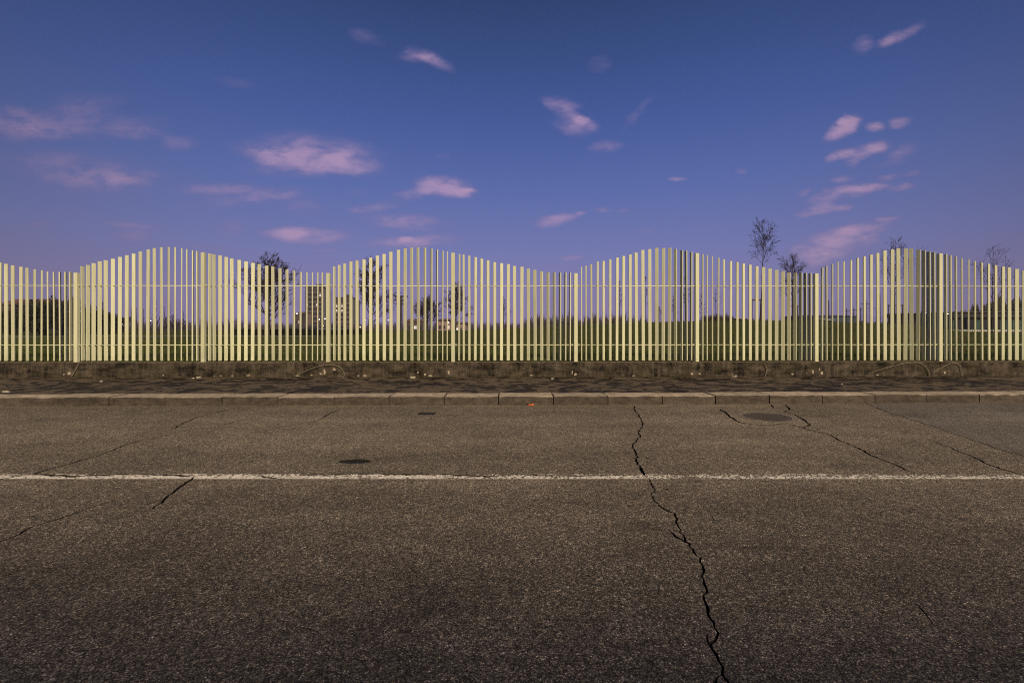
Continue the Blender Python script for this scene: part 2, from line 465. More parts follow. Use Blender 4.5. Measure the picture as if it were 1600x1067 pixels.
M_IRON = simple('cast_iron', (.080, .068, .058), .75, .3, 40, 0.0, .35)
M_IRON2 = simple('cast_iron_rim', (.155, .132, .108), .8, .3, 40, 0.0, .3)
M_POLE = simple('dark_pole', (.035, .032, .036), .7)
M_PATH = simple('pale_path', (.16, .13, .12), .9, .2, 2)
M_BRICK = simple('brown_render', (.060, .041, .038), .9, .2, .6)
M_GREYB = simple('grey_slab', (.075, .075, .095), .9, .2, .6)
M_BAND = simple('balcony_band', (.10, .078, .075), .9, .2, .6)
M_DARKWIN = simple('dark_window', (.020, .020, .026), .3, .3, .6, 0, .5)
M_PINKB = simple('pale_pink_render', (.26, .17, .17), .9, .2, .6)
M_WHITEB = simple('white_render', (.42, .36, .34), .9, .2, .6)
M_TILE = simple('roof_tile', (.10, .055, .045), .9, .3, 2)
M_BLUEB = simple('blue_cladding', (.035, .055, .10), .7, .2, .6)
M_GREENB = simple('green_cladding', (.035, .075, .058), .7, .2, .8)
M_ROOFD = simple('dark_roof', (.030, .026, .026), .8, .2, .6)
M_PALING = simple('white_paling', (.55, .52, .48), .7, .2, 3)
M_LITWIN = glow('lit_window', (1.0, .80, .64), .7)
M_LITWARM = glow('lit_lamp_warm', (1.0, .62, .28), 4.0)
M_LITCOOL = glow('lit_lamp_white', (1.0, .93, .86), 2.2)
M_ORANGE = simple('orange_leaf', (.62, .14, .05), .7, .3, 40)
M_SCRAP = simple('pale_litter', (.45, .40, .33), .8, .3, 30)

# ------------------------------------------------------------------ ground lines
KX = [-40, -9.27, -4.7, 0.0, 2.35, 4.76, 7.2, 9.68, 40]
KY = [7.80, 8.236, 8.295, 8.335, 8.375, 8.464, 8.550, 8.61, 9.10]
def kerbY(x): return float(np.interp(x, KX, KY))
WA, WB = 11.40, 0.010
def wallY(x): return WA + WB * x
FOFF = 0.12
def fenceX(px):
    k = (px - CX) / F
    return k * (WA + FOFF) / (1 - k * WB)
KERB_H, KERB_W, PAVE_Z, WALL_TOP, WALL_T = 0.16, 0.40, 0.150, 0.53, 0.26

# ------------------------------------------------------------------ road with real cracks
def crack_quads(pts, w0, w1, jag=0.018, step=0.045, seed=0):
    rnd = random.Random(seed)
    P = [Vector((p.x, p.y)) for p in pts]
    out = []
    for a, b in zip(P[:-1], P[1:]):
        n = max(1, int((b - a).length / step)); d = (b - a).normalized() if (b - a).length > 1e-6 else Vector((1, 0))
        nn = Vector((-d.y, d.x))
        for k in range(n):
            j = rnd.uniform(-jag, jag) if k else rnd.uniform(-jag, jag) * .3
            out.append(a + (b - a) * (k / n) + nn * j)
    out.append(P[-1])
    N = len(out); secs = []
    wob = 1.0
    for i, p in enumerate(out):
        t = (out[min(i + 1, N - 1)] - out[max(i - 1, 0)])
        t = t.normalized() if t.length > 1e-6 else Vector((1, 0))
        nn = Vector((-t.y, t.x)); s = i / max(1, N - 1)
        wob = .6 * wob + .4 * rnd.uniform(.5, 1.6)
        w = (w0 + (w1 - w0) * s) * wob * min(1.0, .25 + i * .3, .25 + (N - 1 - i) * .3) * .5
        secs.append((p + nn * w * rnd.uniform(.6, 1.4), p - nn * w * rnd.uniform(.6, 1.4)))
    return [[l0, r0, r1, l1] for (l0, r0), (l1, r1) in zip(secs[:-1], secs[1:])]
CRACKS = [
 ([(991,634),(991,640),(1000,652),(1004.5,664.5),(996,675),(1001,680.5),(991,692.5),(988,699),(994.5,710),(996,722.5),(1002,732.5),(1010,745)], .030, .026),
 ([(1010,745),(1020,759),(1024,764),(1018,774),(1023,783),(1038,795),(1053,801),(1059,820),(1067,835),(1078,853),(1096,872),(1099,884),(1096,899),(1103,918),(1099,936),(1108,958),(1118,973),(1116,1000),(1112,1013),(1121,1031),(1130,1053),(1141,1067),(1152,1095),(1166,1150)], .022, .016),
 ([(1044,826),(1056,838),(1072,848)], .010, .014), ([(1103,990),(1105,1000),(1112,1013)], .012, .012),
 ([(400,651),(362,660),(335,667.5),(300,670),(275,676),(250,682.5),(215,689),(195,695),(175,704),(142,715),(112,724),(82,732),(55,740),(-20,752)], .010, .014),
 ([(357,639),(332,646),(310,651),(285,661),(267,672)], .014, .012),
 ([(530,639.5),(515,646),(499,656),(485,660),(455,664),(425,671),(400,677)], .018, .007),
 ([(45,741),(80,742.5),(115,745),(150,742.5),(212,741),(262,742),(300,745.5)], .016, .020),
 ([(304,744),(290,755),(273,767),(256,781),(239,795),(220,801),(202,806)], .016, .009),
 ([(190,778),(135,795),(92,810),(52,822),(18,840),(-6,848),(-60,868)], .006, .010),
 ([(345,742),(320,742),(304,744.5)], .014, .012),
 ([(395,742),(420,747),(445,748.5)], .016, .010), ([(458,746),(470,742.5),(520,741),(560,740.5),(620,741.3),(700,741),(735,743),(762,745),(800,741.5)], .016, .018),
 ([(800,741.5),(840,742),(870,746),(882,745)], .014, .018), ([(882,745),(940,742.5),(985,743),(1006,744)], .014, .012),
 ([(1125,639),(1135,646),(1142,652),(1155,660),(1175,662.8),(1200,664.8),(1230,661.5)], .024, .012),
 ([(1230,661.5),(1255,669),(1275,674),(1297,679),(1310,687),(1332,696),(1350,704),(1360,711),(1380,719),(1400,726),(1415,734),(1437,741.5)], .014, .016),
 ([(1205,631.5),(1209,638)], .02, .01), ([(1227,632.5),(1234,640),(1225,642.5),(1237,646),(1250,652),(1260,659),(1266,663),(1255,669)], .018, .016),
 ([(1435,682),(1450,686),(1475,695),(1495,704),(1515,711),(1537,722),(1562,732),(1600,742),(1660,756)], .008, .018),
 ([(1360,633),(1385,644),(1400,649)], .012, .006),
 ([(1108,803),(1113,806),(1115,813)], .008, .006), ([(1430,942),(1440,952),(1451,964),(1459,976)], .008, .006),
 ([(955,698.5),(975,699),(988,699.5)], .008, .010)]
QUADS = []
for i, (pl, w0, w1) in enumerate(CRACKS):
    wf = .66 if i == 1 else .80 if i == 0 else 1.75
    QUADS += crack_quads([gnd(*p) for p in pl], w0 * wf, w1 * wf, .016 if i < 2 else .012, .032 if i < 2 else .05, 100 + i)
rsp = random.Random(12)
for ci in (0, 1, 1, 1, 1, 4, 8, 15, 16, 16, 18):
    pl = CRACKS[ci][0]; k = rsp.randint(1, len(pl) - 2); a_ = gnd(*pl[k]); t_ = (gnd(*pl[k + 1]) - a_).normalized()
    sd = rsp.choice((-1, 1)); n_ = Vector((-t_.y, t_.x, 0)) * sd; L_ = rsp.uniform(.10, .26)
    QUADS += crack_quads([a_, a_ + n_ * L_ * .5 + t_ * L_ * .3, a_ + n_ * L_ * .8 + t_ * L_], .013, .005, .010, .03, 300 + ci + k)

def blob(cx, cy, rx, ry, n=28, jag=.12, seed=1, rot=0.0):
    rnd = random.Random(seed); out = []
    ph = [rnd.uniform(0, 6.28) for _ in range(4)]
    for k in range(n):
        a = 2 * math.pi * k / n
        r = 1 + jag * (math.sin(2 * a + ph[0]) * .5 + math.sin(3 * a + ph[1]) * .5 + math.sin(7 * a + ph[2]) * .4) + rnd.uniform(-jag, jag) * .4
        x, y = rx * r * math.cos(a), ry * r * math.sin(a)
        out.append(Vector((cx + x * math.cos(rot) - y * math.sin(rot), cy + x * math.sin(rot) + y * math.cos(rot))))
    return out
pit = gnd(555, 720.5)
PIT = blob(pit.x, pit.y, .165, .085, 30, .10, 3)
mh = gnd(1197, 651)
MHR = .415
MHC = [Vector((mh.x + (MHR + .004) * math.cos(2 * math.pi * k / 48), mh.y + (MHR + .004) * math.sin(2 * math.pi * k / 48))) for k in range(48)]
vc = gnd(667, 646)
VCP = [Vector((vc.x + a * .145, vc.y + b * .105)) for a, b in ((-1, -1), (1, -1), (1, 1), (-1, 1))]

def sheet_with_holes(name, outer, z, holes, mats, depth):
    """flat sheet; holes = list of (polygon list, floor depth or None)"""
    vs, fs = [], []
    kinds = [0]
    fs.append(list(range(len(outer)))); vs += [Vector(p) for p in outer]
    for poly, dep in holes:
        i = len(vs); vs += [Vector((p[0], p[1])) for p in poly]
        a = sum(poly[k][0] * poly[(k + 1) % len(poly)][1] - poly[(k + 1) % len(poly)][0] * poly[k][1] for k in range(len(poly)))
        idx = list(range(i, i + len(poly)))
        fs.append(idx if a > 0 else idx[::-1]); kinds.append(dep)
    ov, oe, of, _, _, ofo = delaunay_2d_cdt(vs, [], fs, 0, 1e-6)
    top, low = [], []
    for f, src in zip(of, ofo):
        if 0 not in src: continue
        deps = [kinds[s] for s in src if s]
        if not deps: top.append(tuple(f))
        else: low.append((tuple(f), max([d for d in deps if d is not None], default=None)))
    mb = MB()
    mb.v = [(p.x, p.y, z) for p in ov]
    mb.f = list(top); mb.m = [0] * len(top)
    if depth:
        edges_top = {}
        for f in top:
            for a, b in zip(f, f[1:] + f[:1]): edges_top[(a, b)] = 1
        lowv = {}
        def lv(i, d):
            if (i, d) not in lowv:
                lowv[(i, d)] = len(mb.v); p = ov[i]; mb.v.append((p.x, p.y, z - d))
            return lowv[(i, d)]
        for f, d in low:
            if d is None: continue
            mb.f.append(tuple(lv(i, d) for i in f)); mb.m.append(1)
            for a, b in zip(f, f[1:] + f[:1]):
                if (b, a) in edges_top:
                    mb.f.append((a, b, lv(b, d), lv(a, d))[::-1]); mb.m.append(1)
    me = mb.mesh(name, mats)
    bm = bmesh.new(); bm.from_mesh(me)
    bmesh.ops.delete(bm, geom=[v_ for v_ in bm.verts if not v_.link_faces], context='VERTS')
    bm.to_mesh(me); bm.free()
    return me
road_outer = [(-70, -14), (70, -14), (70, 8.9), (9.68, 8.75), (-9.27, 8.45), (-70, 8.3)]
holes = [(q, .030) for q in QUADS] + [(PIT, .022), (MHC, None), (VCP, None)]
road = link('road', sheet_with_holes('road', road_outer, 0.0, holes, [M_ROAD, M_CRACK], True))
tag(road, kind='structure')

ground = MB()
ground.face([(-440, -50, -.30), (440, -50, -.30), (440, 12.0, -.30), (-440, 12.0, -.30)])
tag(ground.build('ground', M_PATCH), kind='structure')

# painted line, broken by the same cracks
y0, y1 = 4.375, 4.520
lo = [(-30, y0), (30, y0), (30, y1), (-30, y1)]
line_holes = [([Vector(c) for c in q], None) for q in QUADS if min(c[1] for c in q) < y1 + .02 and max(c[1] for c in q) > y0 - .02]
line = link('painted_line', sheet_with_holes('painted_line', lo, .004, line_holes, [M_PAINT], False))
tag(line, kind='structure')

# newer smooth asphalt at the right
pp = [(1352,630.5),(1385,643),(1415,653),(1450,664),(1500,681),(1550,698),(1600,713),(1670,733)]
poly = [gnd(*p) for p in pp]
rp = random.Random(5)
pts = []
for a, b in zip(poly[:-1], poly[1:]):
    for k in range(6): q = a.lerp(b, k / 6); pts.append((q.x + rp.uniform(-.02, .02), q.y + rp.uniform(-.02, .02)))
pts.append((poly[-1].x, poly[-1].y))
mb = MB(); mb.face([(x, y, .0045) for x, y in pts] + [(40, 4.62, .0045), (40, 8.72, .0045), (10, 8.68, .0045)])
tag(mb.build('asphalt_patch', M_PATCH), kind='structure')

# manhole
def ring(mb, r0, r1, z0, z1, n=48):
    i = len(mb.v)
    for r, z in ((r0, z0), (r0, z1), (r1, z1), (r1, z0)):
        for k in range(n): mb.v.append((r * math.cos(2 * math.pi * k / n), r * math.sin(2 * math.pi * k / n), z))
    for j in range(4):
        for k in range(n):
            a, b = i + j * n + k, i + j * n + (k + 1) % n
            c2, d2 = i + ((j + 1) % 4) * n + (k + 1) % n, i + ((j + 1) % 4) * n + k
            mb.f.append((a, d2, c2, b)); mb.m.append(0)
man = empty('manhole_cover', (mh.x, mh.y, 0))
tag(man, 'round cast iron manhole cover set in the cracked asphalt near the kerb', 'manhole')
mb = MB(); ring(mb, .355, MHR, -.05, .003); mb.build('rim', M_IRON2, man)
mb = MB(); mb.prism([(.347 * math.cos(2 * math.pi * k / 40), .347 * math.sin(2 * math.pi * k / 40)) for k in range(40)], -.05, -.004)
cov = mb.build('cover', M_IRON, man)
mb = MB()
for a in range(-6, 7):
    for b in range(-6, 7):
        if math.hypot(a, b) * .05 < .31: mb.box((a * .05, b * .05, -.001), (.028, .028, .007), .785)
mb.build('tread_stud', M_IRON, cov)
mb = MB(); mb.face([(MHR * math.cos(2 * math.pi * k / 30), MHR * math.sin(2 * math.pi * k / 30), -.04) for k in range(30)])
mb.build('shaft_floor', M_CRACK, man)
vcv = empty('valve_cover', (vc.x, vc.y, 0))
tag(vcv, 'small dark rectangular iron utility cover in the road beside the kerb', 'utility cover')
mb = MB(); mb.box((0, 0, -.022), (.282, .202, .030)); mb.build('lid', M_BITUMEN, vcv)
mb = MB()
for s in (-1, 1):
    mb.box((0, s * .103, -.020), (.290, .004, .036)); mb.box((s * .143, 0, -.020), (.004, .200, .036))
mb.build('frame', M_IRON, vcv)
mb = MB(); mb.prism([(p.x, p.y) for p in blob(0, 0, .150, .072, 26, .10, 9)], -.0215, -.012)
tag(mb.build('bitumen_plug', M_BITUMEN, None, (pit.x, pit.y, 0)), 'black oblong bitumen plug sunk in the road just above the white line', 'road plug')

# ------------------------------------------------------------------ kerb of single stones
kerb = empty('kerb', (0, 8.33, 0)); tag(kerb, kind='structure')
JX = [83,170.5,258,347,434,522,608,694,779,865,950,1035,1118,1202,1285,1367,1448,1531]
joints = []
for px in JX:
    x = (px - CX) / F * 8.33
    for _ in range(4): x = (px - CX) / F * kerbY(x)
    joints.append(x)
for k in range(5): joints.insert(0, joints[0] - 1.0); joints.append(joints[-1] + 1.0)
rk = random.Random(21)
for a, b in zip(joints[:-1], joints[1:]):
    g = .008
    xa, xb = a + g, b - g
    ya, yb = kerbY(xa), kerbY(xb)
    L = math.hypot(xb - xa, yb - ya); ang = math.atan2(yb - ya, xb - xa)
    bm = bmesh.new()
    bmesh.ops.create_cube(bm, size=1.0)
    for v_ in bm.verts: v_.co = Vector(((v_.co.x + .5) * L, (v_.co.y + .5) * KERB_W, (v_.co.z + .5) * (KERB_H + .12) - .12))
    bmesh.ops.subdivide_edges(bm, edges=[e for e in bm.edges if abs((e.verts[0].co - e.verts[1].co).x) > .2], cuts=5)
    fr = [e for e in bm.edges if all(v_.co.z > KERB_H - .01 and v_.co.y < .01 for v_ in e.verts) or all(v_.co.z > KERB_H - .01 and (v_.co.x < .001 or v_.co.x > L - .001) for v_ in e.verts)]
    bmesh.ops.bevel(bm, geom=fr, offset=rk.uniform(.012, .020), segments=2, affect='EDGES', profile=.6)
    for v_ in bm.verts:
        if v_.co.z > 0: v_.co += Vector((0, rk.uniform(-.004, .004), rk.uniform(-.003, .003)))
    me = bpy.data.meshes.new('kerb_stone'); bm.to_mesh(me); bm.free()
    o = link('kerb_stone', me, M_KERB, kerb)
    o.location = (xa, ya - 8.33 + rk.uniform(-.006, .006), rk.uniform(-.006, .006)); o.rotation_euler = (rk.uniform(-.012, .012), 0, ang)
for s, e in ((-70, joints[0] - .006), (joints[-1] + .006, 70)):
    mb = MB(); n = 12
    for k in range(n):
        xa, xb = s + (e - s) * k / n, s + (e - s) * (k + 1) / n
        mb.box(((xa + xb) / 2, (kerbY(xa) + kerbY(xb)) / 2 + KERB_W / 2 - 8.33, .02), (xb - xa - .01, KERB_W, .28), math.atan2(kerbY(xb) - kerbY(xa), xb - xa))
    mb.build('kerb_run', M_KERB, kerb)

# pavement
mb = MB(); XS = [-70] + list(np.linspace(-16, 18, 35)) + [70]
for a, b in zip(XS[:-1], XS[1:]):
    mb.face([(a, kerbY(a) + KERB_W - .03, PAVE_Z), (b, kerbY(b) + KERB_W - .03, PAVE_Z), (b, wallY(b) + .05, PAVE_Z), (a, wallY(a) + .05, PAVE_Z)])
tag(mb.build('pavement', M_PAVE), kind='structure')

# ------------------------------------------------------------------ low wall
wall = empty('low_wall', (0, WA, PAVE_Z))
tag(wall, 'low stained concrete wall carrying the cream slatted fence along the pavement', 'wall')
WX = [-40] + [fenceX(p) for p in (-280, -86, 108, 306, 690, 1078, 1462, 1850)] + [40]
for a, b in zip(WX[:-1], WX[1:]):
    a2, b2 = a + .004, b - .004
    n = max(2, int((b2 - a2) / .5)); mb = MB()
    bm = bmesh.new()
    bmesh.ops.create_cube(bm, size=1.0)
    ang = math.atan(WB); L = (b2 - a2) / math.cos(ang)
    for v_ in bm.verts: v_.co = Vector(((v_.co.x + .5) * L, (v_.co.y + .5) * WALL_T, -.1 + (v_.co.z + .5) * (WALL_TOP - PAVE_Z + .1)))
    bmesh.ops.bevel(bm, geom=[e for e in bm.edges if all(v_.co.z > .1 for v_ in e.verts)], offset=.014, segments=2, affect='EDGES')
    me = bpy.data.meshes.new('wall_section'); bm.to_mesh(me); bm.free()
    o = link('wall_section', me, M_WALL, wall)
    o.location = (a2, wallY(a2) - WA, 0); o.rotation_euler = (0, 0, ang)
# pale spalls on its face
rs = random.Random(31)
SP = [(108,583.5,3.2,3.2),(100,585,1.4,1.4),(507,581,2.4,5),(501,584,2,2),(522,577,3,2.4),(465,587,4,1.4),(487,586,2,1.2),(560,587,2.2,1.4),(570,587,4,1.6),(664,585,2.5,2.5),(672,587,4,1.6),(653,582,1.6,2),(701,582,1.8,5),(894,582,1.2,4),(899,585,3,2.6),(830,586.5,4,1),(990,587,3,1),(1081,584,2.4,2.6),(1093,584,2.2,1.6),(1238,584.5,2.4,1.8),(1270,581,2,4),(1284,583,2.6,4),(1280,577,1.6,2),(1260,583,1.2,1),(1371,586,3,1.2),(1476,582,1.8,3),(255,586.5,1.4,1.6),(345,587,2.2,1),(363,587,3,1),(388,586.5,4,1.1),(335,588,2,.8),(1150,587,3,.8)]
for (px, py, w, h) in SP:
    k = (px - CX) / F; x = k * WA / (1 - k * WB); d = wallY(x); z = zpx(py, d)
    s = d / F * 0.85
    pl = blob(0, 0, w * s, h * s, 9, .25, rs.randint(0, 9999))
    mb = MB(); mb.v = [(p.x, 0.004, p.y) for p in pl] + [(p.x * .85, -.006, p.y * .85) for p in pl]
    n = len(pl); mb.f = [tuple(range(n, 2 * n))] + [(j, (j + 1) % n, n + (j + 1) % n, n + j) for j in range(n)]; mb.m = [0] * (n + 1)
    mb.build('bare_mortar', M_SPALL, wall, (x, d - WA, max(z, PAVE_Z + h * s + .005) - PAVE_Z))

# ------------------------------------------------------------------ fence
fence = empty('slatted_fence', (0, WA + FOFF, WALL_TOP))
tag(fence, 'wavy-topped cream metal fence of twisting vertical slats on the low wall', 'fence')
POSTS = [-276, -80, 120, 318, 513, 708, 899.5, 1088.6, 1274.6, 1468, 1664, 1862]       # photo columns
PTOP = lambda k: 226 if k % 2 == 0 else 101       # k even = low post (index shifted by 2)
FR = [37,66,100,136,174,215,256,297,339,380,422,464,506,546,585,623,659,691,720]
TA = [187,177,168,154,149,141,130,118,109,96,82,75,70,69,70,75,82,87,92]
TB = [105,112,119,128,137,146,156,164,172,180,188,196,204,212,219,221,221,221,222]
def topz(t): return CAMZ + (HY - (370 + t / 3.952)) * (WA + FOFF) / F
def slat_mesh(h, w=.079, t=.028, c=.004):
    p = [(-w/2 + c, -t/2), (w/2 - c, -t/2), (w/2, -t/2 + c), (w/2, t/2 - c), (w/2 - c, t/2), (-w/2 + c, t/2), (-w/2, t/2 - c), (-w/2, -t/2 + c)]
    return MB().prism(p, 0, h).mesh('slat', [M_FENCE])
rf = random.Random(77)
PX = [fenceX(p) for p in POSTS]
fang = math.atan(WB)
def frel(x): return Vector((x, WB * x, 0))
cache = {}
for k, x in enumerate(PX):
    h = topz(PTOP(k)) - WALL_TOP
    key = round(h, 3)
    if key not in cache:
        w, c = .090, .006
        p = [(-w/2 + c, -w/2), (w/2 - c, -w/2), (w/2, -w/2 + c), (w/2, w/2 - c), (w/2 - c, w/2), (-w/2 + c, w/2), (-w/2, w/2 - c), (-w/2, -w/2 + c)]
        cache[key] = MB().prism(p, 0, h).mesh('post', [M_FENCE])
        if 'bk' not in cache:
            cache['bk'] = MB().box((0, 0, 0), (.050, .016, .042)).mesh('bracket', [M_FENCE])
    o = link('post', cache[key], None, fence, frel(x)); o.rotation_euler = (0, 0, fang)
    for zz in (2.44, .95):
        for s in (-1, 1):
            b = link('rail_bracket', cache['bk'], None, o, (s * .0705, .012, zz - WALL_TOP))
for k in range(len(PX) - 1):
    xa, xb = PX[k], PX[k + 1]
    T = TA if k % 2 == 0 else TB
    for i in range(19):
        x = xa + (xb - xa) * FR[i] / 756
        h = topz(T[i]) - .560 + rf.uniform(-.006, .006)
        key = ('s', round(h, 2))
        if key not in cache: cache[key] = slat_mesh(h)
        p = frel(x); p.z = .560 - WALL_TOP
        o = link('slat', cache[key], None, fence, p)
        o.rotation_euler = (rf.uniform(-.005, .005), rf.uniform(-.005, .005), R((10 - (i + 1)) * 9.0) + fang + rf.uniform(-.03, .03))
    for zz in (2.44, .95):
        L = (xb - xa) / math.cos(fang) - .10
        mb = MB().tube([(-L / 2, 0, 0), (L / 2, 0, 0)], .0115, 8)
        o = mb.build('rail', M_FENCE, fence, frel((xa + xb) / 2) + Vector((0, 0, zz - WALL_TOP)), True)
        o.rotation_euler = (0, 0, fang)

# ------------------------------------------------------------------ park terrain
RX = [-60, -14, -2.5, 1.5, 5, 10, 15, 20, 25, 30, 33, 35.5, 39, 44, 120]
RZ = [0, .06, .40, .60, .80, 1.03, 1.14, 1.21, 1.10, .92, .58, .30, .12, 0, 0]
def sm(t): t = max(0.0, min(1.0, t)); return t * t * (3 - 2 * t)
def terrain(x, y):
    xr = x * (36.0 / max(y, 12.0)) ** .6           # the mound widens towards its back
    h = float(np.interp(xr, RX, RZ))
    up = sm((y - 13.0) / 23.0); dn = 1 - sm((y - 38.0) / 30.0)
    z = .505 + h * up * dn
    z -= 5.0 * sm((y - 58.0) / 60.0)               # beyond the park the land falls away to the town
    z += .02 * math.sin(x * .7 + y * .31) * sm((y - 13) / 6)
    return z
ys = [0, .25, .6, 1.2] + [2 + i * 1.2 for i in range(40)] + [52, 60, 70, 85, 105, 130, 170, 220, 280, 360, 425]
xs = [-435, -300, -200, -140, -100, -75] + [-60 + 2 * i for i in range(66)] + [85, 110, 150, 210, 300, 435]
vs = np.array([(x, wallY(x) + .20 + t if abs(x) < 70 else 11.6 + t, terrain(x, 11.6 + t)) for t in ys for x in xs])
nx = len(xs)
tr = []
for j in range(len(ys) - 1):
    for i in range(nx - 1):
        a = j * nx + i; tr += [(a, a + 1, a + nx + 1), (a, a + nx + 1, a + nx)]
me = tri_mesh('park_ground', vs, tr, M_TURF)
me.polygons.foreach_set('use_smooth', [True] * len(me.polygons))
tag(link('park_ground', me), kind='structure')

rng = np.random.default_rng(4)
def blades(name, X, Y, Z, h, wid, mat, lean=.5):
    n = len(X); a = rng.uniform(0, 2 * np.pi, n); hh = h * rng.uniform(.5, 1.35, n); w = wid * rng.uniform(.6, 1.4, n)
    la = rng.uniform(0, 2 * np.pi, n); le = hh * lean * rng.uniform(0, 1, n)
    b0 = np.stack([X - np.cos(a) * w, Y - np.sin(a) * w, Z], 1); b1 = np.stack([X + np.cos(a) * w, Y + np.sin(a) * w, Z], 1)
    tp = np.stack([X + np.cos(la) * le, Y + np.sin(la) * le, Z + hh], 1)
    V = np.stack([b0, b1, tp], 1).reshape(-1, 3); T = np.arange(3 * n).reshape(-1, 3)
    return tri_mesh(name, V, T, mat)
N = 90000
tY = 11.75 + 27 * rng.uniform(0, 1, N) ** 1.9
tX = rng.uniform(-1.28, 1.28, N) * (tY + 1.5)
tZ = np.array([terrain(x, y) for x, y in zip(tX, tY)]) - .01
tag(link('lawn_grass', blades('lawn_grass', tX, tY, tZ, .085, .006, M_BLADE)), 'short dark green lawn grass behind the fence and up the mound', 'grass', kind='stuff')
N = 9000
sX = rng.uniform(-15, 16, N); keep = np.sin(sX * 1.7) + np.sin(sX * .6 + 1) + rng.normal(0, .9, N) > -.3; sX = sX[keep]
sY = WA + WB * sX - np.abs(rng.normal(0, .05, len(sX))) - .004
tag(link('gutter_weeds', blades('gutter_weeds', sX, sY, np.full(len(sX), PAVE_Z - .002), .030, .004, M_DRYG, .9)), 'thin strip of dry weeds and dust along the foot of the wall', 'weeds', kind='stuff')

# park path far left
mb = MB()
for i in range(20):
    xa, xb = -46 + i * 1.6, -46 + (i + 1) * 1.6
    mb.face([(xa, 31.5, terrain(xa, 31.5) + .03), (xb, 31.5, terrain(xb, 31.5) + .03), (xb, 33.6, terrain(xb, 33.6) + .03), (xa, 33.6, terrain(xa, 33.6) + .03)])
tag(mb.build('park_path', M_PATH), kind='structure')

# ------------------------------------------------------------------ trees
def rotv(d, ang, rnd):
    ax = d.orthogonal().normalized(); ax = Matrix.Rotation(rnd.uniform(0, 2 * math.pi), 3, d) @ ax
    return (Matrix.Rotation(ang, 3, ax) @ d).normalized()
def make_tree(name, base, height, label, cat='tree', style='leader', seed=0, spread=.5, dens=1.0, leaf=0, leafsize=.06, trunk_r=.07, bark=None, lean=0.0,
              clear=.3, twig=.007, group=None, leafmat=None, maxlev=3, elev=(44, 66), taper=.86, top=.97):
    rnd = random.Random(seed); bark = bark or M_BARK; leafmat = leafmat or M_LEAF
    root = empty(name, base); tag(root, label, cat, group)
    tm, cm = MB(), MB(); tips = []
    def limb(p, d, L, r, lev):
        n = max(2, int(L / (.28 if lev else .5)) ) if lev < 3 else 2
        n = min(n, 7)
        pts = [p.copy()]; rad = [r]; q = p.copy()
        up = .10 if lev < 3 else .04
        for i in range(n):
            d = (d + Vector((rnd.gauss(0, .11), rnd.gauss(0, .11), rnd.gauss(0, .06) + up))).normalized()
            q = q + d * (L / n); pts.append(q.copy()); rad.append(max(twig, r * (1 - .8 * (i + 1) / n)))
        (cm).tube(pts, rad, 4 if lev < 2 else 3, cap=False)
        tips.extend(pts[1:])
        if lev >= maxlev: return
        kids = {1: 6, 2: 4}.get(lev, 3) * dens
        for j in range(int(kids + rnd.random())):
            s = rnd.uniform(.25, 1.0); i = min(n - 1, int(s * n))
            pp_ = pts[i].lerp(pts[i + 1], s * n - i)
            limb(pp_, rotv(d, R(rnd.uniform(25, 55)), rnd), L * rnd.uniform(.35, .62), max(twig, rad[i] * .55), lev + 1)
    H = height * top
    if style == 'leader':
        n = 10; pts = []; rad = []; off = Vector((0, 0, 0))
        for i in range(n + 1):
            s = i / n; off += Vector((rnd.gauss(0, .012) * H / 6, rnd.gauss(0, .012) * H / 6, 0))
            pts.append(Vector((off.x + lean * H * s, off.y, H * s))); rad.append(max(twig, trunk_r * (1 - .93 * s)))
        tm.tube(pts, rad, 6)
        nb = int(15 * dens)
        for j in range(nb):
            s = clear + (1 - clear) * ((j + rnd.random()) / nb) * .95; i = min(n - 1, int(s * n))
            p = pts[i].lerp(pts[i + 1], s * n - i); az = j * 2.4 + rnd.uniform(-.4, .4)
            el = R(rnd.uniform(*elev)); d = Vector((math.cos(az) * math.cos(el), math.sin(az) * math.cos(el), math.sin(el)))
            L = H * spread * (1 - taper * (s - clear) / (1 - clear)) * rnd.uniform(.65, 1.1)
            limb(p, d, L, max(twig, rad[i] * .5), 1 if L > .8 else 2)
    else:
        th = H * clear; n = 5; pts = [Vector((0, 0, 0))]; rad = [trunk_r * 1.2]
        for i in range(n): pts.append(Vector((lean * th * (i + 1) / n + rnd.gauss(0, .03), rnd.gauss(0, .03), th * (i + 1) / n))); rad.append(trunk_r * (1 - .25 * (i + 1) / n))
        tm.tube(pts, rad, 7)
        nb = int(11 * dens)
        for j in range(nb):
            s = j / nb; az = j * 2.4 + rnd.uniform(-.3, .3); el = R(18 + 68 * s + rnd.uniform(-8, 8))
            p = pts[-1] - Vector((0, 0, (1 - s) * th * .22))
            d = Vector((math.cos(az) * math.cos(el), math.sin(az) * math.cos(el), math.sin(el)))
            L = (H - th) * (spread + (.92 - spread) * s) * rnd.uniform(.55, .78)
            limb(p, d, L, trunk_r * rnd.uniform(.35, .55), 1)
    tm.build('trunk', bark, root)
    cr = cm.build('crown', bark, root)
    if leaf:
        V, T = [], []
        for k in range(leaf):
            p = rnd.choice(tips) + Vector((rnd.gauss(0, .05), rnd.gauss(0, .05), rnd.gauss(0, .05)))
            a = Vector((rnd.gauss(0, 1), rnd.gauss(0, 1), rnd.gauss(0, 1))).normalized(); b = a.orthogonal().normalized()
            s = leafsize * rnd.uniform(.5, 1.3); i = len(V)
            V += [p - a * s, p + b * s * .6, p + a * s, p - b * s * .6]; T += [(i, i + 1, i + 2), (i, i + 2, i + 3)]
        link('leaves', tri_mesh('leaves', np.array([tuple(q) for q in V]), T, leafmat), None, cr)
    return root
def gbase(px, d): 
    p = at(px, d); p.z = terrain(p.x, p.y) - .03; return p
